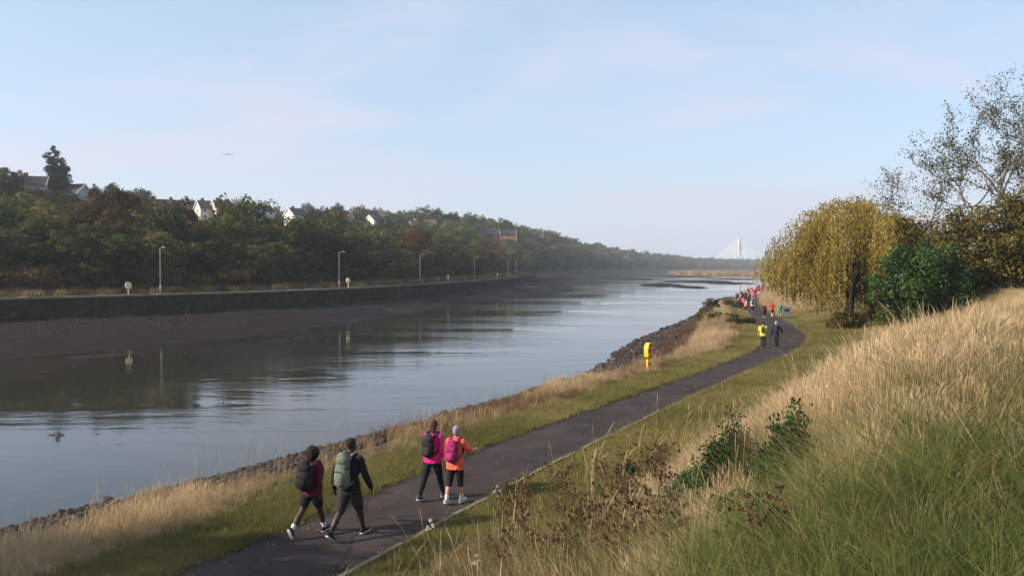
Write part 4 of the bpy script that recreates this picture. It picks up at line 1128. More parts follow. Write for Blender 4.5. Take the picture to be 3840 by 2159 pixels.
for u, v, lab in ((1860, 1880, 'thistle gone to white fluffy down beside the kerb'), (1800, 2170, 'pale fluffy thistle down at the bottom edge of the photo'), (1610, 2010, 'fluffy pinkish seed tuft growing over the kerb')):
    p = hit(u, v + 30, gzs, 3.5); me, heads = TH[1]; e = empty('thistle', (p.x, p.y, p.z), r.uniform(0, 6.28), lab, 'thistle', 'thistles gone to fluffy seed')
    link('stem', me, THM, e, scale=.55)
    for h in heads[:7]: link('seed_head', HEAD, THW, e, tuple(h * .55), 0, r.uniform(.03, .05))

# unseen trees added left of the view to throw dappled shade on the path
for (x, y, v, s_, lab) in ((-17.5, 10.0, 5, .82, 'unseen tree added left of view to shade the near end of the footpath'), (-24.5, 9.5, 1, .8, 'second unseen tree added for shade, nearer the water than the first one')):
    put_tree('added_shade_tree', v, x, y, nz(x, y) - .2, s_, L_OLIVE, lab, 'tree', None)
# ------------------------------------------------------------------ walkers
def dirv(a): return Vector((0, math.sin(a), -math.cos(a)))
def skel(H, male, P):
    """joints of a walking figure facing +Y; angles in degrees"""
    S = {}; D = math.radians
    lean = D(P.get('lean', 4)); tr = Vector((0, math.sin(lean), math.cos(lean)))
    hw, sw = (.048, .118) if male else (.052, .104)
    S['pel'] = Vector((0, 0, 0)); S['tr'] = tr
    for n, k in (('waist', .12), ('chest', .215), ('shol', .30), ('neck', .335), ('head', .425)): S[n] = tr * (k * H)
    S['head'] += Vector((0, .012 * H, 0))
    for sd, s in (('L', -1), ('R', 1)):
        hip = Vector((s * hw * H, 0, 0)); a, k, f = (D(v) for v in P['leg' + sd])
        kn = hip + (dirv(a) + Vector((s * .02, 0, 0))).normalized() * .245 * H
        an = kn + dirv(a - k) * .235 * H
        fd = Vector((0, math.cos(f), math.sin(f))); dn = Vector((0, math.sin(f), -math.cos(f)))
        S['hip' + sd], S['kne' + sd], S['ank' + sd], S['fd' + sd], S['dn' + sd] = hip, kn, an, fd, dn
        sh = S['shol'] + Vector((s * sw * H, 0, -.005 * H)); p, e, ab = (D(v) for v in P['arm' + sd])
        up = (dirv(p) + Vector((s * math.tan(ab), 0, 0))).normalized(); el = sh + up * .17 * H
        lo = (dirv(p + e) + Vector((s * math.tan(ab) * P.get('in' + sd, .4), 0, 0))).normalized(); wr = el + lo * .145 * H
        S['sho' + sd], S['elb' + sd], S['wri' + sd], S['lo' + sd] = sh, el, wr, lo
    low = min(min((S['ank' + s] + S['dn' + s] * .040 * H - S['fd' + s] * .035 * H).z, (S['ank' + s] + S['dn' + s] * .040 * H + S['fd' + s] * .105 * H).z) for s in 'LR')
    off = Vector((0, 0, -low))
    for k in list(S):
        if k[:2] in ('tr', 'fd', 'dn', 'lo'): continue
        S[k] = S[k] + off
    S['H'] = H; S['male'] = male
    return S
def torso_chain(S, inf=0.0, hem=-.03, topk=.30, hemr=1.0):
    H = S['H']; m_ = S['male']; tr = S['tr']; o = S['pel']
    hips, waist, chest, sh = ((.100, .068), (.080, .058), (.096, .066), (.080, .046)) if m_ else ((.106, .074), (.072, .053), (.084, .062), (.070, .042))
    pts = []; rad = []
    for k, r in ((hem, hips), (.03, hips), (.12, waist), (.215, chest), (.275, (chest[0] * .98, chest[1] * .9)), (topk, sh)):
        if k < hem: continue
        c = hemr if k <= .03 else 1
        pts.append(o + tr * (k * H)); rad.append((r[0] * H * c + inf, r[1] * H * c + inf))
    return pts, rad
def add_arm(b, S, sd, inf, to='wrist', seg=10):
    H = S['H']; k = 1.12 if S['male'] else 1.0; s, e, w = S['sho' + sd], S['elb' + sd], S['wri' + sd]
    if to == 'elbow':
        q = s.lerp(e, .85); b.tube([s, s.lerp(e, .4), q], [.030 * H * k + inf, .028 * H * k + inf, .027 * H * k + inf * 1.3], seg); return
    if to == 'mid':
        q = e.lerp(w, .45); b.tube([s, s.lerp(e, .4), e, q], [.030 * H * k + inf, .028 * H * k + inf, .025 * H * k + inf, .024 * H * k + inf], seg); return
    b.tube([s, s.lerp(e, .4), e, e.lerp(w, .3), w], [.030 * H * k + inf, .027 * H * k + inf, .023 * H * k + inf, .023 * H * k + inf, .0155 * H * k + inf], seg)
def add_leg(b, S, sd, inf, frm=0.0, to=1.0, seg=12):
    """frm / to: 0 hip, .5 knee, 1 ankle"""
    H = S['H']; h, k, a = S['hip' + sd], S['kne' + sd], S['ank' + sd]; g = 1.0 if S['male'] else 1.06
    prof = [(0, .056), (.12, .054), (.3, .046), (.48, .034), (.58, .033), (.70, .035), (.84, .026), (1.0, .0195)]
    def pos(t):
        p = h.lerp(k, t / .5) if t <= .5 else k.lerp(a, (t - .5) / .5)
        if .5 < t < .95: p = p + Vector((0, -.006 * H, 0))
        return p
    ts = [frm] + [t for t, _ in prof if frm < t < to] + [to]
    b.tube([pos(t) for t in ts], [float(np.interp(t, [q[0] for q in prof], [q[1] for q in prof])) * H * g + inf for t in ts], seg)
def body_mesh(S, voxel):
    b = MB(); H = S['H']
    p, r = torso_chain(S, 0, .02); b.tube(p, r, 16, cap=False)
    b.tube([S['shoL'], S['shol'] + Vector((0, 0, .012 * H)), S['shoR']], [.031 * H, .036 * H, .031 * H], 10, side=(0, 1, 0))
    hd = S['head']; up = Vector((0, .0, 1))
    b.tube([S['shol'], S['neck'], hd - up * .045 * H], [.040 * H, .031 * H, .030 * H], 10)
    b.tube([hd + Vector((0, .016 * H, -.058 * H)), hd + Vector((0, .008 * H, -.03 * H)), hd, hd + Vector((0, -.003 * H, .035 * H)), hd + Vector((0, -.004 * H, .048 * H))],
           [(.022 * H, .026 * H), (.037 * H, .045 * H), (.043 * H, .054 * H), (.039 * H, .050 * H), (.026 * H, .030 * H)], 14)
    b.tube([hd + Vector((0, .050 * H, .008 * H)), hd + Vector((0, .064 * H, -.014 * H))], [.006 * H, .009 * H], 6)          # nose
    b.tube([hd + Vector((-.02 * H, .050 * H, .016 * H)), hd + Vector((.02 * H, .050 * H, .016 * H))], [.006 * H] * 2, 6)       # brow
    b.tube([hd + Vector((-.012 * H, .052 * H, -.032 * H)), hd + Vector((.012 * H, .052 * H, -.032 * H))], [.0045 * H] * 2, 6)   # lips
    for s in (-1, 1): b.ball(hd + Vector((s * .045 * H, -.004 * H, -.006 * H)), (.008 * H, .012 * H, .018 * H), 8, 6)
    for sd in 'LR':
        add_leg(b, S, sd, 0); add_arm(b, S, sd, 0)
        a, fd, dn = S['ank' + sd], S['fd' + sd], S['dn' + sd]
        b.tube([a + dn * .022 * H - fd * .025 * H, a + dn * .020 * H + fd * .03 * H, a + dn * .030 * H + fd * .085 * H], [.019 * H, .021 * H, .016 * H], 8)
        w, lo = S['wri' + sd], S['lo' + sd]; s = -1 if sd == 'L' else 1
        fwd = Vector((0, 1, 0)); fwd = (fwd - lo * fwd.dot(lo)).normalized(); inn = lo.cross(fwd) * 1.0
        if inn.x * s > 0: inn = -inn
        pe = w + lo * .052 * H
        b.tube([w - lo * .01 * H, w + lo * .02 * H, pe], [(.015 * H, .010 * H), (.022 * H, .010 * H), (.023 * H, .009 * H)], 8, side=fwd)
        for i, (o, L) in enumerate(((.017, .040), (.006, .045), (-.005, .042), (-.016, .033))):
            q = pe + fwd * o * H - lo * .008 * H; m1 = q + (lo + inn * .18).normalized() * L * .55 * H; m2 = m1 + (lo + inn * .75).normalized() * L * .5 * H
            b.tube([q, m1, m2], [.0056 * H, .0052 * H, .0044 * H], 6)
        t0 = w + lo * .012 * H + fwd * .016 * H; t1 = t0 + (fwd * .7 + lo * .7 + inn * .3).normalized() * .028 * H; t2 = t1 + (lo + fwd * .25 + inn * .3).normalized() * .022 * H
        b.tube([t0, t1, t2], [.0075 * H, .0062 * H, .005 * H], 6)
    return b.solid('body', voxel, 3)
def wrinkle(me, amp, f=1.0):
    n = len(me.vertices); co = np.empty(n * 3, np.float32); no = np.empty(n * 3, np.float32)
    me.vertices.foreach_get('co', co); me.vertices.foreach_get('normal', no); co = co.reshape(-1, 3); no = no.reshape(-1, 3); x, y, z = co.T * f
    w = np.sin(z * 46 + 9 * np.sin(x * 11 + 1) + 5 * np.sin(y * 13)) * .6 + np.sin(z * 83 - x * 60 + 4 * np.sin(y * 23)) * .4
    w *= .5 + .5 * np.sin(x * 17 + z * 9 + y * 12); co += no * (amp * w)[:, None]
    me.vertices.foreach_set('co', co.ravel()); me.update(); return me
def top_mesh(S, voxel, sleeve, inf=.012, hem=-.04, hemr=1.08):
    b = MB(); H = S['H']; p, r = torso_chain(S, inf, hem, .300, hemr); b.tube(p, r, 18, cap=False)
    b.tube([S['shoL'], S['shol'] + Vector((0, 0, .012 * H)), S['shoR']], [.031 * H + inf, .036 * H + inf, .031 * H + inf], 10, side=(0, 1, 0))
    b.tube([S['shol'], S['neck'] - S['tr'] * .01 * H], [.042 * H + inf, .034 * H + inf], 10)
    for sd in 'LR':
        if sleeve: add_arm(b, S, sd, inf * (.9 if sleeve != 'elbow' else 1.0), sleeve)
    return wrinkle(b.solid('top', voxel, 4), .0065)
def bottom_mesh(S, voxel, to, inf=.008, flare=0.0):
    b = MB(); H = S['H']; p, r = torso_chain(S, inf, -.06, .10); b.tube(p[:3], r[:3], 18, cap=False)
    for sd in 'LR': add_leg(b, S, sd, inf + flare, 0.0, to)
    return wrinkle(b.solid('trousers', voxel, 4), .004)
def shoe_meshes(S, sd, voxel):
    H = S['H']; a, fd, dn = S['ank' + sd], S['fd' + sd], S['dn' + sd]; b = MB(); side = Vector((1, 0, 0))
    b.tube([a + dn * .014 * H - fd * .030 * H, a + dn * .010 * H, a + dn * .018 * H + fd * .045 * H, a + dn * .026 * H + fd * .090 * H], [(.024 * H, .026 * H), (.026 * H, .026 * H), (.029 * H, .021 * H), (.025 * H, .014 * H)], 12, side)
    b.tube([a, a - dn * .012 * H], [.024 * H, .023 * H], 10)
    up = b.solid('shoe', voxel, 2)
    b = MB(); b.tube([a + dn * .036 * H - fd * .038 * H, a + dn * .037 * H + fd * .02 * H, a + dn * .037 * H + fd * .075 * H, a + dn * .033 * H + fd * .105 * H], [(.024 * H, .0085 * H), (.026 * H, .008 * H), (.030 * H, .008 * H), (.022 * H, .007 * H)], 12, side)
    return up, b.mesh('sole', True)
def hair_mesh(S, style, voxel):
    H = S['H']; hd = S['head']; b = MB(); B = Vector((0, -1, 0)); U = Vector((0, 0, 1))
    if style == 'afro':
        b.ball(hd + B * .03 * H + U * .018 * H, (.082 * H, .076 * H, .080 * H), 18, 12); b.ball(hd + B * .055 * H - U * .035 * H, (.050 * H, .040 * H, .05 * H), 14, 9)
    elif style == 'crop': b.ball(hd + B * .008 * H + U * .018 * H, (.047 * H, .056 * H, .058 * H), 16, 10)
    elif style == 'bob':
        b.ball(hd + B * .012 * H + U * .014 * H, (.051 * H, .058 * H, .064 * H), 16, 10)
        b.tube([hd + B * .028 * H + U * .01 * H, hd + B * .034 * H - U * .04 * H, hd + B * .036 * H - U * .085 * H], [(.050 * H, .036 * H), (.050 * H, .034 * H), (.036 * H, .024 * H)], 12)
    elif style == 'pony':
        b.ball(hd + B * .012 * H + U * .016 * H, (.048 * H, .057 * H, .061 * H), 16, 10)
        b.tube([hd + B * .058 * H + U * .02 * H, hd + B * .078 * H - U * .02 * H, hd + B * .066 * H - U * .085 * H], [.016 * H, .020 * H, .009 * H], 10)
    elif style == 'beanie':
        b.ball(hd + B * .008 * H + U * .020 * H, (.052 * H, .060 * H, .062 * H), 16, 10)
        b.tube([hd + B * .008 * H - U * .012 * H, hd + B * .008 * H + U * .006 * H], [(.0505 * H, .0575 * H)] * 2, 16)
    me = b.solid('hat' if style == 'beanie' else 'hair', voxel, 2)
    return me if style == 'beanie' else wrinkle(me, .014 if style == 'afro' else .006, 2.2)
def pack_parts(S, scale=(1, 1, 1), voxel=.016, lid=True):
    """backpack meshes in the wearer's frame"""
    H = S['H']; w, dp, h = .155 * H * scale[0], .085 * H * scale[1], .26 * H * scale[2]
    rot = S['tr'].rotation_difference(Vector((0, 0, 1))).to_matrix().inverted()
    chest_b = .070 * H
    c = S['pel'] + S['tr'] * (.17 * H) + rot @ Vector((0, -chest_b - dp / 2, 0))
    def bx(off, sz):
        return c + rot @ Vector(off), sz
    out = {}
    b = MB(); X_ = rot @ Vector((1, 0, 0)); tb = lambda ps, rs: b.tube([bx((0, o, k * h), None)[0] for o, k in ps], [(w * a, dp * q2) for a, q2 in rs], 20, X_)
    tb(((0, -.46), (-.004, -.40), (-.006 * H, -.15), (-.004 * H, .15), (0, .42), (.004 * H, .54)), ((.42, .40), (.52, .56), (.56, .66), (.54, .62), (.46, .50), (.34, .38)))
    for sx in (-1, 1): q, s = bx((sx * w * .46, 0, -h * .28), (w * .16, dp * .7, h * .34)); b.box(q, s, rot)
    b.box(bx((0, dp * .22, -.01 * H), None)[0], (w * .86, dp * .5, h * .88), rot); out['pack_body'] = b.solid('pack_body', voxel, 13)
    b = MB(); b.tube([bx((0, -dp * .52, k * h), None)[0] for k in (-.36, -.2, -.02)], [(w * .36, dp * .26), (w * .41, dp * .34), (w * .36, dp * .24)], 16, rot @ Vector((1, 0, 0))); out['front_pocket'] = b.solid('front_pocket', voxel, 8)
    if lid:
        b = MB(); b.tube([bx((0, -dp * .08, k * h), None)[0] for k in (.40, .50, .58)], [(w * .50, dp * .60), (w * .48, dp * .56), (w * .36, dp * .40)], 18, rot @ Vector((1, 0, 0))); out['lid'] = b.solid('lid', voxel, 9)
    st = []
    for sx in (-1, 1):
        b = MB(); x = sx * w * .34
        pts = [c + rot @ Vector((x, dp * .3, h * .40)), S['shol'] + Vector((x * 1.1, -.045 * H, .050 * H)), S['shol'] + Vector((x * 1.15, .02 * H, .055 * H)), S['chest'] + Vector((x * 1.25, .082 * H, .03 * H)), S['waist'] + Vector((x * 1.55, .05 * H, .03 * H)), c + rot @ Vector((x * 1.25, dp * .45, -h * .4))]
        b.tube(pts, [(.019 * H, .007 * H)] * 6, 8); st.append(b.mesh('strap', True))
    out['strap'] = st
    b = MB(); b.tube([bx((sx * w * .36, -dp * (.80 - .18 * abs(sx) ** 2), h * .02 + (1 - sx * sx) * .05 * h), None)[0] for sx in (-1, -.5, 0, .5, 1)], [.0035 * H] * 5, 6); out['zip'] = b.mesh('zip', True)
    cs = []
    for sx in (-1, 1):
        b = MB(); b.tube([bx((sx * w * a, o * dp, k * h), None)[0] for a, o, k in ((.50, .25, .24), (.60, -.12, .20), (.44, -.50, .17))], [(.007 * H, .0025 * H)] * 3, 6, side=(0, 0, 1)); cs.append(b.mesh('compression_strap', True))
    out['compression_strap'] = cs
    b = MB(); b.tube([c + rot @ Vector((-.02 * H, dp * .2, h * .55)), c + rot @ Vector((0, dp * .1, h * .66)), c + rot @ Vector((.02 * H, dp * .2, h * .55))], [.005 * H] * 3, 6); out['handle'] = b.mesh('handle', True)
    return out
CM = {}
def cloth(name, col, var=.18, rough=.85, sp=.25):
    if name not in CM: CM[name] = mat('cloth_' + name, col, var, 9, rough, sp, .55, bscale=13)
    return CM[name]
SK_D = mat('skin_dark', (.062, .030, .018), .12, 9, .5, .4); SK_L = mat('skin_light', (.48, .27, .19), .1, 9, .55, .35); SK_B = mat('skin_brown', (.14, .075, .048), .12, 9, .5, .4)
HAIR = {'black': mat('hair_black', (.010, .008, .008), .4, 30, .6, .3, .8, bscale=60), 'brown': mat('hair_brown', (.055, .026, .016), .4, 30, .55, .3, .6, bscale=50), 'grey': mat('hair_grey', (.42, .40, .38), .2, 30, .7, .2, .5, bscale=50),
        'blond': mat('hair_blond', (.36, .24, .12), .3, 30, .6, .25, .5, bscale=50), 'white': mat('hair_white', (.70, .67, .62), .15, 30, .7, .2, .3)}
SOLE_W = mat('sole_white', (.62, .58, .52), .15, 20, .7); SOLE_T = mat('sole_tan', (.46, .36, .24), .25, 20, .8)
BUCKLE = mat('pale_plastic', (.6, .62, .64), .1, 9, .4)
PHEAD = -math.atan2(.49, .87)              # walking direction of the near part of the path
def heading(y):
    dx = float(PL(y + 6) - PL(y - 2)) / 8; return -math.atan2(dx, 1)
_cache = {}
def person(x, y, label, H=1.7, male=False, pose=None, top=None, sleeve='wrist', bottom=None, blen=1.0, flare=0.0, skin=SK_L, hair='bob', hairm='brown', shoe=None, sole=SOLE_W, sock=None,
           pack=None, packlab=None, packscale=(1, 1, 1), lid=True, voxel=.011, rz=None, hem=-.04, inf=.012, group=None, key=None, z=None, packm2=None):
    S = skel(H, male, pose)
    z = float(ZP(y)) + .006 if z is None else z
    e = empty('person', (x, y, z), heading(y) if rz is None else rz, label, 'person', group)
    def M_(nm, f):
        k = (key, nm)
        if key is None: return f()
        if k not in _cache: _cache[k] = f()
        return _cache[k]
    link('body', M_('body', lambda: body_mesh(S, voxel)), skin, e)
    link('top', M_('top%s%s' % (sleeve, hem), lambda: top_mesh(S, voxel, sleeve, inf, hem)), top, e)
    link('trousers' if blen > .62 else 'shorts', M_('bot%.2f%.3f' % (blen, flare), lambda: bottom_mesh(S, voxel, blen, .007, flare)), bottom, e)
    for sd in 'LR':
        u, so = M_('shoe' + sd, lambda: shoe_meshes(S, sd, max(voxel * .7, .008)))
        so_ = link('shoe', u, shoe, e); link('sole', so, sole, so_)
        if sock:
            def sk():
                b = MB(); add_leg(b, S, sd, .004, .86, 1.0, 10); return b.mesh('sock', True)
            link('sock', M_('sock' + sd, sk), sock, e)
    if hair: link('hat' if hair == 'beanie' else 'hair', M_('hair' + hair, lambda: hair_mesh(S, hair, voxel)), HAIR.get(hairm, hairm) if isinstance(hairm, str) else hairm, e)
    for s in (-1, 1):
        def eye():
            b = MB(); b.ball((0, 0, 0), .0085 * H, 8, 6); return b.mesh('eye', True)
        link('eye', M_('eye', eye), HAIR['black'], e, tuple(S['head'] + Vector((s * .018 * H, .047 * H, .004 * H))))
    if pack:
        p = empty('backpack', e.location, e.rotation_euler.z, packlab, 'backpack', None if group is None else 'backpacks worn by the crowd of walkers')
        pp = M_('pack%s' % (packscale,), lambda: pack_parts(S, packscale, max(voxel, .014), lid))
        for k, v in pp.items():
            for me in (v if isinstance(v, list) else [v]): link(k, me, (packm2 or pack) if k in ('front_pocket', 'lid') else blk if k in ('zip', 'compression_strap') else pack, p)
        return e, p, S
    return e, None, S

def lodz(v): return v
blk = cloth('black', (.012, .012, .014)); navy = cloth('navy', (.020, .024, .042)); maroon = cloth('maroon', (.105, .010, .022)); dkred = cloth('dark_red', (.16, .018, .030))
pink = cloth('magenta', (.52, .020, .20)); coral = cloth('coral', (.74, .125, .070)); berry = cloth('berry', (.27, .016, .10), .3); berry2 = cloth('berry_light', (.33, .03, .14), .4)
sage = cloth('sage', (.135, .155, .125), .2); dgrey = cloth('charcoal', (.030, .030, .034)); plum = cloth('dark_plum', (.024, .014, .024)); redc = cloth('red', (.46, .030, .022))
teal = cloth('teal', (.02, .23, .17)); green_ = cloth('green', (.03, .32, .12)); hivis = cloth('hi_vis', (.60, .64, .06), .1); hivis2 = cloth('hi_vis_band', (.70, .72, .55), .1); brownc = cloth('brown', (.075, .034, .018)); olive = cloth('dark_olive', (.035, .036, .026))
white = cloth('white', (.70, .68, .64), .08); salmon = cloth('salmon', (.60, .16, .13)); lpink = cloth('pale_pink', (.66, .36, .40)); greyc = cloth('grey', (.24, .24, .26)); violet = cloth('violet', (.26, .18, .34))
shoeb = cloth('shoe_black', (.016, .016, .020)); shoeblue = cloth('shoe_blue', (.045, .075, .16)); shoew = cloth('shoe_pale', (.5, .5, .52)); sockw = cloth('sock_white', (.66, .64, .60), .08)
scarf = mat('patterned_scarf', (.16, .13, .19), .5, 55, .9, .1, col2=(.42, .38, .45))
# --- four walkers near the camera
def foot_at(u, v, z0=0.0): return on_z(u, v, z0)
def place_mid(e, u):
    pass
p = at(1172, 1700, 15.25)
e1, k1, S1 = person(p.x, 15.15, 'woman with big dark curly hair in a dark red top and black shorts', 1.66, False,
    dict(legL=(-24, 22, -62), legR=(20, 2, 10), armL=(18, 22, 12), armR=(-14, 14, 9), lean=6), maroon, 'wrist', blk, .30, .012, SK_D, 'afro', 'black', shoeb, SOLE_W, sockw,
    plum, 'sagging black backpack on the woman in the dark red top', (1.25, 1.45, .98), packm2=blk)
p = at(1312, 1700, 15.0)
e2, k2, S2 = person(p.x, 14.95, 'tall man in a black jacket and knee length dark shorts', 1.87, True,
    dict(legL=(-20, 20, -38), legR=(22, 6, 4), armL=(-22, 26, 10), armR=(14, 12, 13), lean=3), blk, 'wrist', dgrey, .46, .022, SK_D, 'crop', 'black', shoeb, SOLE_W, dgrey,
    sage, 'tall grey green backpack on the man in the black jacket', (.98, 1.15, 1.12), inf=.022, hem=-.06)
p = at(1622, 1700, 17.6)
e3, k3, S3 = person(p.x, 17.55, 'dark haired woman in a bright magenta top and black leggings', 1.74, False,
    dict(legL=(-23, 6, -14), legR=(21, 3, 12), armL=(16, 20, 10), armR=(-6, 12, 10), lean=5), pink, 'mid', blk, .985, 0, SK_L, 'bob', 'brown', shoeblue, SOLE_W, None,
    blk, 'black backpack on the woman in the magenta top', (1.0, 1.0, .92), packm2=dgrey)
p = at(1708, 1700, 17.25)
e4, k4, S4 = person(p.x, 17.2, 'woman in an orange T-shirt with a patterned headscarf and cropped black leggings', 1.63, False,
    dict(legL=(-12, 8, -14), legR=(10, 4, 6), armL=(8, 26, 14), armR=(30, 62, 26), inR=-.1, lean=4), coral, 'elbow', blk, .60, 0, SK_L, 'beanie', scarf, shoew, SOLE_W, sockw,
    berry, 'berry red backpack on the woman in the orange T-shirt', (1.08, 1.0, .98), False, hem=-.07, inf=.024, packm2=berry2)
for pk, S, c in ((k1, S1, (.075, -.215, .155)), (k3, S3, (-.055, -.24, .30))):       # pale logo tag and key ring on the packs
    b = MB(); b.box((0, 0, 0), (.022, .006, .05)); b.build('pack_tag', BUCKLE, pk, loc=(c[0], c[1], S['pel'].z + c[2]))
# --- pair at the bend
p = at(2857, 1300, 53.6)
e5, k5, S5 = person(p.x, 53.4, 'walker in a yellow hi vis vest and dark trousers at the bend', 1.72, True, dict(legL=(-8, 6, -4), legR=(9, 4, 4), armL=(6, 16, 9), armR=(24, 40, 8), lean=3), hivis, 'elbow', olive, .98, .010, SK_L, 'crop', 'black', shoeb, SOLE_W, None,
    brownc, 'small brown backpack on the walker in the hi vis vest', (.72, .9, .72), False, voxel=.014, hem=-.06, inf=.02)
p = at(2906, 1300, 53.4)
e6, k6, S6 = person(p.x, 53.2, 'grey haired walker in a dark navy jacket beside the hi vis walker', 1.76, True, dict(legL=(-9, 8, -6), legR=(8, 3, 4), armL=(-6, 30, 10), armR=(22, 26, 24), lean=3), navy, 'wrist', dgrey, .98, .014, SK_L, 'crop', 'grey', shoeb, SOLE_W, None,
    navy, 'dark backpack on the grey haired walker in navy', (.9, .9, .85), voxel=.014, hem=-.05, inf=.022, packm2=dgrey)
for i, (u, x0) in enumerate(((2888, -.30), (2925, .30))):            # walking poles
    b = MB(); b.tube([(0, .18, 1.02), (0, .05, 0)], [.012, .008], 6); b.tube([(0, .19, 1.06), (0, .18, .96)], [.018, .018], 6)
    o = b.build('walking_pole', dgrey, None, True); o.location = e6.matrix_basis @ Vector((x0 * 1.1, .02, 0)); o.rotation_euler = e6.rotation_euler
    tag(o, 'dark walking pole in the %s hand of the grey haired walker' % ('left', 'right')[i], 'walking pole', 'walking poles')
# --- the party further along, sharing a few figures
PO = [dict(legL=(-18, 12, -24), legR=(17, 5, 6), armL=(14, 20, 10), armR=(-12, 16, 10), lean=4), dict(legL=(16, 5, 6), legR=(-18, 14, -26), armL=(-12, 18, 10), armR=(16, 24, 12), lean=4), dict(legL=(-7, 6, -6), legR=(8, 5, 3), armL=(4, 26, 13), armR=(4, 30, 13), lean=2)]
def far(u, v, d, label, k, top, bottom, blen, skin, hair, hairm, sock=None, pack=None, packlab=None, H=1.68, shoe=shoeb, group='crowd of walkers far along the path'):
    p = at(u, v, d); male = k >= 3; kk = k % 3
    person(p.x, d, label, (1.76 if male else 1.65), male, PO[kk], top, 'wrist' if blen > .6 else 'elbow', bottom, blen, .006, skin, hair, hairm, shoe, SOLE_W, sock, pack, packlab, (1, 1, .9), False, voxel=.018, key='far%d' % k, group=group)
far(2866, 1200, 90, 'walker in a maroon top and leggings, next behind the crowd', 0, maroon, plum, .80, SK_L, 'pony', 'blond', sockw, maroon, 'maroon backpack on the walker behind the crowd')
far(2896, 1200, 92, 'walker in a bright red jacket and dark shorts', 3, redc, maroon, .40, SK_L, 'crop', 'brown', sockw)
far(2925, 1203, 91, 'walker in green and teal beside the grey litter bin', 1, green_, teal, .40, SK_L, 'pony', 'blond', None, teal, 'teal backpack on the walker beside the litter bin')
far(2776, 1165, 107, 'walker in a dark maroon top in the front left of the crowd', 0, maroon, plum, .62, SK_L, 'bob', 'brown', sockw, plum, 'dark backpack on the front left walker of the crowd')
far(2798, 1170, 104, 'walker in a pink T-shirt at the front middle of the crowd', 1, salmon, plum, .80, SK_L, 'pony', 'blond', sockw, lpink, 'pink backpack on the front middle walker of the crowd')
far(2822, 1168, 105, 'walker in a white top and black leggings at the front right of the crowd', 2, white, blk, .82, SK_L, 'bob', 'brown', None, dgrey, 'dark round backpack on the walker in white')
far(2787, 1140, 116, 'walker in a salmon top behind the front left walker', 2, salmon, maroon, .80, SK_L, 'crop', 'brown')
far(2804, 1135, 120, 'walker in black with a large dark backpack in the middle of the crowd', 3, blk, dgrey, .98, SK_L, 'crop', 'black', None, navy, 'large dark backpack in the middle of the crowd')
far(2822, 1135, 121, 'walker in a grey and violet top right of the large dark backpack', 0, violet, blk, .82, SK_L, 'bob', 'brown', None, greyc, 'grey backpack right of the large dark one')
far(2768, 1125, 134, 'walker in dark blue at the left edge of the crowd', 4, navy, greyc, .98, SK_L, 'crop', 'black')
far(2775, 1122, 138, 'walker in a white top near the left edge of the crowd', 1, white, blk, .4, SK_L, 'bob', 'brown', sockw)
far(2784, 1120, 140, 'walker in black near the left edge of the crowd', 3, blk, blk, .98, SK_L, 'crop', 'black')
far(2795, 1120, 144, 'walker in a dark jacket before the white haired one', 4, dgrey, blk, .98, SK_B, 'crop', 'black')
far(2802, 1120, 147, 'white haired walker in the middle rows of the crowd', 2, maroon, blk, .8, SK_L, 'bob', 'white')
cols_ = [(maroon, 'maroon'), (plum, 'plum'), (pink, 'magenta'), (salmon, 'salmon'), (berry, 'berry red'), (dkred, 'dark red'), (redc, 'red'), (lpink, 'pale pink')]
r6 = random.Random(12); seen = {}
for i in range(46):
    y = 138 + i * 1.9 + r6.uniform(-1, 1); k = r6.random(); x = float(PL(y)) * (1 - k) + float(PR(y)) * k
    m_, nm_ = cols_[(i * 3 + r6.randrange(2)) % 8]
    person(x, y, 'walker in a %s top in the far tail of the crowd' % nm_, 1.65, False, PO[i % 3], m_, 'elbow', blk if i % 3 else greyc, .6, .006, SK_L, ('bob', 'pony')[i % 2], ('brown', 'black', 'blond')[i % 3], shoeb, SOLE_W, None, voxel=.018, key='far%d' % (i % 3), group='crowd of walkers far along the path')
# ------------------------------------------------------------------ houses on the ridge
ROOF = mat('slate_roof', (.050, .046, .050), .3, 1.2, .85, .2, .3); ROOF_R = mat('red_tile_roof', (.17, .065, .045), .3, 1.5, .9, .2, .3)
REND = mat('pale_render', (.56, .53, .46), .1, .8, .9); WHITE = mat('white_render', (.78, .76, .70), .06, .8, .85); BRICK = mat('red_brick', (.17, .070, .052), .25, 3, .9, .2, .3); BUFF = mat('buff_brick', (.36, .26, .16), .2, 3, .9)
GREYR = mat('grey_render', (.30, .31, .32), .12, .8, .9); TRIM = mat('white_trim', (.80, .78, .74), .05, 4, .7); PANE = mat('window_glass', (.03, .035, .042), .2, 2, .12, .5)
def seek(u, vtop, H, d0=None, d1=1900):
    """the spot on the far bank, along the sight line of column u, where something H tall tops out nearest to row vtop"""
    d = d0 or float(np.interp(u, [0, 900, 1500, 1800, 2100, 2500], [205, 235, 330, 430, 560, 1150])); best = None
    while d < d1:
        p = at(u, vtop, d); g_ = lzs(p.x, p.y)
        if g_ > 2:
            e = p.z - H - g_
            if e <= 0: return p.x, p.y, g_
            if best is None or e / d < best[0]: best = (e / d, p.x, p.y, g_)
        d += 2 if d < 500 else 8
    return best[1:] if best else (p.x, p.y, 1.5)
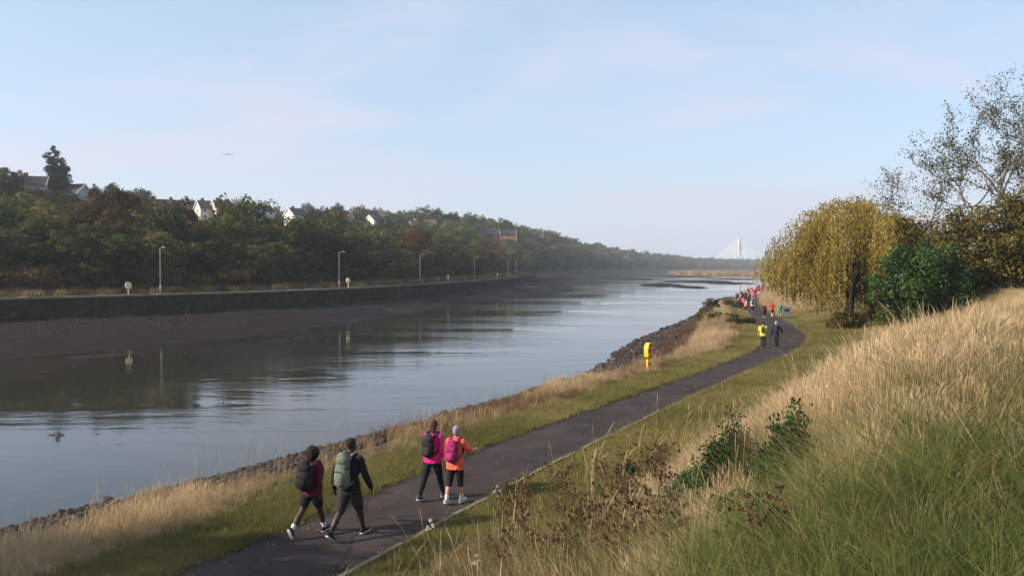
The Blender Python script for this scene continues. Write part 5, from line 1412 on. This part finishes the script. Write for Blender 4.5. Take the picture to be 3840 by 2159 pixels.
def house(u, vtop, label, w=7.0, l=9.0, h=5.0, rh=2.6, rz=-.6, wm_=None, rm=None, d0=None, units=1, group='houses on the ridge above the wood', low=0.0):
    wm_ = wm_ or REND; rm = rm or ROOF
    x, y, z = seek(u, vtop, h + rh - low, d0); z -= low
    e = empty('house', (x, y, z - .3), rz, label, 'house', group)
    b = MB(); L = l * units
    b.prism([(-L / 2, -w / 2, 0), (-L / 2, w / 2, 0), (-L / 2, w / 2, h), (-L / 2, 0, h + rh - .12), (-L / 2, -w / 2, h)], (L, 0, 0)); b.build('wall', wm_, e)
    b = MB(); ov, th = .45, .22; sl = rh / (w / 2)
    for s in (-1, 1):
        a = Vector((-L / 2 - .3, s * (w / 2 + ov), h - ov * sl)); c = Vector((-L / 2 - .3, 0, h + rh))
        b.prism([a, c, c + Vector((0, 0, th)), a + Vector((0, 0, th))], (L + .6, 0, 0))
    rf = b.build('roof', rm, e)
    for k in range(units):
        b = MB(); b.box((-L / 2 + l * k + l * .3, .2, h + rh + .35), (1.0, .6, 1.3)); c = b.build('chimney', BRICK, rf)
    for xx in (-L / 2 - .34, L / 2 + .34):
        for s in (-1, 1):
            a = Vector((xx - .04, s * (w / 2 + ov + .05), h - (ov + .05) * sl - .16)); c = Vector((xx - .04, 0, h + rh - .16)); b = MB()
            b.prism([a, c, c + Vector((0, 0, .42)), a + Vector((0, 0, .42))], (.08, 0, 0)); b.build('bargeboard', TRIM, e)
    for k in range(units):
        for fx in (-.25, .25):
            for fz in (.28, .78):
                x0 = -L / 2 + l * (k + .5) + fx * l
                b = MB(); b.box((x0, -w / 2 - .02, h * fz), (1.3, .10, 1.15)); fr = b.build('window', TRIM, e)
                b = MB(); b.box((x0, -w / 2 - .06, h * fz), (1.08, .06, .93)); b.build('pane', PANE, fr)
    for s in (-1, 1):
        b = MB(); b.box((s * (L / 2 + .02), 0, h * .75), (.10, 1.1, 1.1)); fr = b.build('window', TRIM, e)
        b = MB(); b.box((s * (L / 2 + .06), 0, h * .75), (.06, .9, .88)); b.build('pane', PANE, fr)
    return e
house(120, 684, 'pale rendered house with a dark roof left of the twin poplars', 6, 7, 4.4, 2.3, .35, GREYR)
house(270, 692, 'dark roofed terrace with pale grey walls right of the twin poplars', 6, 7.5, 4.4, 2.3, -.2, GREYR)
house(352, 690, 'house with a buff gable end and dark roof right of the grey terrace', 5.6, 6.5, 4.4, 2.4, -.95, BUFF)
house(320, 764, 'white gabled outbuilding half hidden by the wood below the buff house', 3.6, 5, 2.6, 1.8, -1.0, WHITE, ROOF, 165, low=.4)
house(592, 716, 'dark roofed house just right of the twin round trees on the ridge', 6.2, 6.4, 4.4, 2.5, .75)
house(655, 716, 'slate roofed house with a long white gable edge, first of the staggered row', 6.6, 6, 4.4, 2.7, .70)
house(715, 724, 'slate roofed house in the staggered row with a small tree at its roof', 6.4, 6, 4.4, 2.6, .70)
house(772, 730, 'slate roofed house third in the staggered row on the ridge', 6.4, 6, 4.4, 2.6, .70)
house(830, 740, 'last slate roofed house at the right end of the staggered row', 6.4, 6, 4.4, 2.6, .70)
house(945, 764, 'white gabled house poking above the wood beyond the staggered row', 5.6, 6, 4.4, 2.2, .9, WHITE)
house(988, 768, 'smaller white gabled house right beside the white gabled one', 5.4, 6, 4.2, 2.0, .9, WHITE)
house(1110, 777, 'white gable nearly hidden by tree tops in the middle of the ridge', 6, 7, 5, 2.4, .9, WHITE)
house(1290, 772, 'low red roofed house between trees on the skyline', 5.6, 6.5, 4, 2.0, .5, REND, ROOF_R)
house(1408, 795, 'tiny white house shining out of the trees left of the cream house', 7, 7, 4.5, 2.2, .8, WHITE)
house(1590, 806, 'large cream house shining on the distant skyline', 8, 10, 5.5, 2.4, .5, mat('cream_render', (.80, .74, .50), .06, .8, .85), ROOF_R)
house(1568, 830, 'little white house with a red roof below the cream house', 7, 9, 4, 2.5, .6, WHITE, ROOF_R)
house(1745, 858, 'upper brick terrace with a slate roof among the distant trees', 8, 9, 6, 3, .12, BRICK, units=4)
house(1820, 864, 'long slate roofed terrace right of the upper brick one', 8, 9, 6, 3, .05, BRICK, units=4)
house(1812, 886, 'red brick terrace with many chimneys lower on the distant hill', 8, 9, 6, 2.5, .0, BRICK, ROOF_R, units=4)
house(1838, 909, 'low white walled block below the red brick terrace', 6, 14, 3.4, 1.0, .0, WHITE, ROOF, 420)
house(1992, 856, 'white house standing high among trees on the distant hill', 11, 16, 9, 3, .6, WHITE, ROOF)

# ------------------------------------------------------------------ trees that stand out on the ridge and the skyline
def sky_tree(u, vtop, v, H, m_, label, sx=1.0, d0=None, grp='single trees on the far skyline', name='tree'):
    x, y, z = seek(u, vtop, H, d0); h = VAR[v][2]
    return put_tree(name, v, x, y, z - .3, H / h * sx, m_, label, 'tree', grp, sz=H / h)
sky_tree(200, 598, 6, 16, L_TEAL, 'taller left poplar of the pair rising above the ridge houses', 1.0, name='poplar_tree', grp='twin poplars')
sky_tree(236, 632, 6, 13.5, L_TEAL, 'shorter right poplar of the pair rising above the ridge houses', 1.0, name='poplar_tree', grp='twin poplars')
sky_tree(432, 664, 0, 9.5, L_TEAL, 'left one of the two round trees on the ridge right of the buff house', .95)
sky_tree(518, 670, 2, 9, L_TEAL, 'right one of the two round trees on the ridge with a ragged crown', .95)
sky_tree(70, 674, 3, 8, L_OLIVE, 'dull tree at the left end of the ridge beside the pale house', .9)
sky_tree(12, 668, 1, 9, L_DARK, 'dark tree on the ridge cut by the left edge of the photo', .9)
sky_tree(733, 722, 4, 4.5, L_TEAL, 'small bushy tree against a roof of the staggered row', .9)
sky_tree(855, 770, 5, 11, L_YELL, 'bright yellow green tree in the middle of the dark wood', 1.0, 130)
sky_tree(345, 772, 2, 9, L_BROWN, 'orange tinted tree below the white gabled outbuilding', .9, 130)
sky_tree(160, 752, 2, 9, L_YELL, 'yellowing tree below the twin poplars', .9, 130)
for i, (u, vt, v, H, m_, lab) in enumerate(((1180, 764, 0, 9, L_TEAL, 'bluish green tree left of the dark dome on the middle skyline'), (1248, 762, 2, 9, L_DARK, 'dark domed tree on the middle of the skyline'),
        (1340, 770, 4, 8, L_BROWN, 'brownish broad tree right of the red roofed house'), (1440, 790, 1, 8, L_TEAL, 'green tree right of the tiny white house'), (1500, 788, 3, 9, L_DARK, 'dark tree left of the cream house on the skyline'),
        (1640, 818, 4, 7, L_TEAL, 'low bluish tree just right of the cream house'), (1690, 792, 1, 14, L_TEAL, 'tallest distant tree, right of the cream house'), (1725, 815, 2, 11, L_DARK, 'dark tree leaning against the tallest distant tree'),
        (1775, 810, 0, 11, L_TEAL, 'round topped tree standing alone above the slate terrace'), (1860, 838, 1, 11, L_MID, 'green tree right of the long slate roofed terrace'), (1925, 846, 3, 12, L_OLIVE, 'olive tree left of the high white house'),
        (2055, 862, 5, 14, L_TEAL, 'round tree right of the high white house'), (2110, 880, 2, 13, L_DARK, 'dark round tree on the descending distant skyline'), (2270, 904, 5, 16, L_TEAL, 'domed tree on the low distant skyline'), (2385, 934, 4, 14, L_TEAL, 'small tree bump on the low far skyline'), (2470, 942, 1, 14, L_TEAL, 'last tree bump on the far skyline before the bridge'))):
    sky_tree(u, vt, v, H, m_, lab, 1.0)

# ------------------------------------------------------------------ lamp posts and lifebuoy housings on the far quay
GALV = mat('galvanised_steel', (.26, .26, .25), .15, 3, .5, .4, metal=.3); CREAM = mat('cream_plastic', (.66, .58, .34), .1, 4, .6)
def quay_pt(u, off=1.9):
    Pq = BL + BN * off; uu = 1920 + F * Pq[:, 0] / np.maximum(Pq[:, 1], 1); ok = (Pq[:, 1] > 60) & (Pq[:, 1] < 480)
    i = np.argmin(np.where(ok, np.abs(uu - u), 1e9)); a = BT[i]
    return float(Pq[i, 0]), float(Pq[i, 1]), math.atan2(a[1], a[0])
def lamp_post(u, label, H=6.1):
    x, y, r = quay_pt(u); e = empty('lamp_post', (x, y, 1.5), r, label, 'lamp post', 'lamp posts along the far quay')
    b = MB(); b.tube([(0, 0, 0), (0, 0, 1.2)], [.10, .10], 10, cap=False); b.tube([(0, 0, 1.2), (0, 0, H - .1)], [.075, .05], 10); b.build('pole', GALV, e, True)
    b = MB(); b.tube([(0, 0, H - .15), (.1, -.15, H + .02), (.15, -.45, H + .05)], [.035, .03, .03], 8); b.build('arm', GALV, e, True)
    b = MB(); b.box((.17, -.75, H + .07), (.26, .62, .12)); b.build('lantern', GALV, e)
for u, l in ((600, 'nearest lamp post on the far quay, standing well away from the others'), (1267, 'second lamp post along the far quay beside a pale lifebuoy box'), (1575, 'third lamp post along the far quay'), (1776, 'fourth lamp post along the far quay before the wall bends'),
             (1905, 'lamp post near the far end of the quay wall, first of a close pair'), (1938, 'lamp post near the far end of the quay wall, second of a close pair'), (1974, 'last thin lamp post at the very end of the quay wall')): lamp_post(u, l)
def ring_mesh(R, r, seg=28, s2=10):
    V = []; Fc = []
    for i in range(seg):
        a = 2 * math.pi * i / seg
        for j in range(s2):
            c = 2 * math.pi * j / s2; q = R + r * math.cos(c); V.append((q * math.cos(a), r * .75 * math.sin(c), q * math.sin(a)))
    for i in range(seg):
        for j in range(s2): Fc.append([i * s2 + j, i * s2 + (j + 1) % s2, (i + 1) % seg * s2 + (j + 1) % s2, (i + 1) % seg * s2 + j])
    return mesh('ring', V, Fc, True)
ORANGE = mat('orange_ring', (.72, .10, .030), .12, 6, .5, .4); YEL = mat('yellow_plastic', (.80, .50, .012), .08, 5, .45, .4); DKRED = mat('dark_red_bag', (.20, .02, .02), .2, 8, .8)
def shell(w, h, dp, th=.05):
    """rounded lifebuoy housing, open towards -Y: back panel and rim"""
    n = 20; V = []; Fc = []
    def outline(k):
        o = []
        for i in range(n + 1):
            a = math.pi * i / n; o.append((math.cos(a) * w / 2 * k, math.sin(a) * w / 2 * k + h / 2 - w / 2))
        for i in range(n + 1):
            a = math.pi + math.pi * i / n; o.append((math.cos(a) * w / 2 * k * (.94), math.sin(a) * w / 2 * k * .55 - h / 2 + w / 2))
        return o
    A, Bo = outline(1.0), outline(1 - 2 * th / w); m_ = len(A)
    for y, L in ((dp / 2, A), (-dp / 2, A), (-dp / 2, Bo), (dp / 2 - th, Bo)): V += [(x, y, z) for x, z in L]
    for k in range(3):
        for i in range(m_): j = (i + 1) % m_; Fc.append([k * m_ + i, (k + 1) * m_ + i, (k + 1) * m_ + j, k * m_ + j])
    Fc.append([3 * m_ + i for i in range(m_)]); Fc.append(list(reversed(range(m_))))
    return mesh('housing', V, Fc)
def lifebuoy(x, y, z, rz, label, s=1.0, colm=None, group=None):
    e = empty('lifebuoy_post', (x, y, z), rz, label, 'lifebuoy', group); colm = colm or YEL
    b = MB(); b.box((0, .05, .36), (.15, .11, .78)); b.build('post', colm, e)
    link('housing', shell(.74, 1.06, .24), colm, e, (0, 0, 1.12)); link('ring', ring_mesh(.25, .075), ORANGE, e, (0, -.045, 1.18))
    b = MB(); b.box((0, -.045, .40), (.17, .10, .26)); b.build('rope_bag', DKRED, e)
    for a in (.7, 2.4, 3.9, 5.5):
        b = MB(); c = Vector((math.cos(a) * .25, -.045, 1.18 + math.sin(a) * .25)); b.tube([c - Vector((math.sin(a), 0, -math.cos(a))) * .025, c + Vector((math.sin(a), 0, -math.cos(a))) * .025], [.080, .080], 10, side=(0, 1, 0), cap=False); b.build('ring_band', TRIM, e)
    return e
p = hit(2432, 1392, gzs, 20)
lifebuoy(p.x, p.y, p.z - .06, R_(58), 'yellow lifebuoy post with an orange ring beside the footpath')
for u, l in ((437, 'cream lifebuoy box on the far quay left of the nearest lamp post'), (1305, 'pale lifebuoy box on the far quay right of the second lamp post'), (1683, 'small pale lifebuoy box on the far quay right of the third lamp post'), (1866, 'tiny pale lifebuoy box near the end of the far quay')):
    x, y, r = quay_pt(u, 2.6); lifebuoy(x, y, 1.5, r - .2 + math.pi, l, 1, CREAM, 'lifebuoy boxes along the far quay')

# ------------------------------------------------------------------ litter bin by the path
BIN = mat('bin_grey', (.105, .11, .125), .12, 5, .6, .3); BIND = mat('bin_dark', (.012, .012, .014), .1, 5, .8)
p = at(2951, 1198, 90); bz = gzs(p.x, p.y)
e = empty('litter_bin', (p.x, p.y, bz), -.35, 'square grey litter bin beside the path under the willow', 'litter bin')
b = MB(); b.box((0, 0, .52), (.86, .74, 1.04)); b.build('bin_body', BIN, e)
b = MB(); b.prism([(-.46, -.40, 1.045), (.46, -.40, 1.045), (.46, -.40, 1.16), (-.46, -.40, 1.16)], (0, .80, 0)); b.prism([(-.46, -.40, 1.162), (-.46, .40, 1.162), (-.46, 0, 1.32)], (.92, 0, 0)); b.build('lid', BIN, e)
b = MB(); b.box((0, -.375, .86), (.56, .02, .22)); b.build('opening', BIND, e)
b = MB(); b.box((0, 0, .02), (.94, .82, .08)); b.build('plinth', BIND, e)

# ------------------------------------------------------------------ cable stayed bridge far down the valley
BCON = mat('bridge_concrete', (.82, .74, .58), .05, .05, .8); BWH = mat('bridge_white', (.88, .88, .86), .04, .05, .6)
bx0, by0 = 682.0, 2400.0
e = empty('cable_stayed_bridge', (bx0, by0, 0), 0, 'pale cable stayed bridge with a tall slender pylon far away', 'bridge')
for s in (-1, 1):
    b = MB(); b.tube([(s * 3.5 - 3, s * 9, -3), (s * 2.5 - 1.5, s * 6, 15), (s * 1.6, s * 2.5, 50), (s * 3.2, s * 1.5, 75), (s * 3.6, s * 1.2, 93)], [3.0, 2.6, 2.0, 1.9, 1.2], 8); b.build('pylon_leg', BCON, e, True)
b = MB(); b.box((15, 0, 14.5), (330, 18, 2.2)); b.box((15, -9, 16.6), (330, .6, 1.6)); b.build('deck', BWH, e)
for s, n_, span in ((-1, 14, 92), (1, 14, 92)):
    for i in range(n_):
        k = i / (n_ - 1)
        for yy in (-7,):
            b = MB(); b.tube([(s * 2.5, 0, 58 + 32 * k), (s * (22 + (span - 22) * k), yy, 15.6)], [.62, .62], 5, cap=False); b.build('cable', BWH, e)
for x in (-90, 95, 150):
    b = MB(); b.box((x, 0, 5.5), (4, 12, 16)); b.build('pier', BCON, e)
p = at(2802, 1000, 2050)
b = MB(); b.prism([(-30, 0, -3), (30, 0, -3), (30, 0, 11), (-30, 0, 13.5)], (0, 40, 0)); o = b.build('riverside_shed', mat('purple_cladding', (.16, .12, .22), .1, .05, .8), None, loc=(p.x, p.y, 0))
tag(o, 'low purplish shed on the bank under the distant bridge', 'shed')

# ------------------------------------------------------------------ gull
GULL = mat('gull_grey', (.10, .105, .12), .2, 8, .8)
p = at(857, 580, 100); e = empty('gull', p, .5, 'gull gliding with spread wings high over the wood', 'bird')
b = MB(); b.tube([(0, -.22, -.02), (0, -.05, 0), (0, .12, .01), (0, .22, .02)], [.02, .07, .06, .03], 8); b.tube([(0, -.2, 0), (0, -.34, 0)], [(.05, .012), (.07, .008)], 6, cap=False); b.build('body', GULL, e, True)
for s in (-1, 1):
    b = MB(); b.tube([(s * .04, .04, .02), (s * .28, .08, .10), (s * .52, .0, .08), (s * .70, -.12, .02)], [(.09, .02), (.08, .014), (.06, .010), (.02, .006)], 6, side=(0, 1, 0)); b.build('wing', GULL, e, True)
# ------------------------------------------------------------------ hazy air
HAZE = nodes_of('hazy_air')
hm, hn, hb = HAZE
hn.nodes.remove(hb)
pv = hn.nodes.new('ShaderNodeVolumePrincipled')
pv.inputs['Color'].default_value = (.86, .92, 1.0, 1)
pv.inputs['Density'].default_value = HAZE_D
pv.inputs['Anisotropy'].default_value = .3
hn.links.new(pv.outputs[0], hn.nodes['Material Output'].inputs['Volume'])
hz = MB().box((300, 1306, 50), (2002, 2796, 113)).build('haze', hm)
tag(hz, 'pale hazy air over the river valley', kind='stuff')
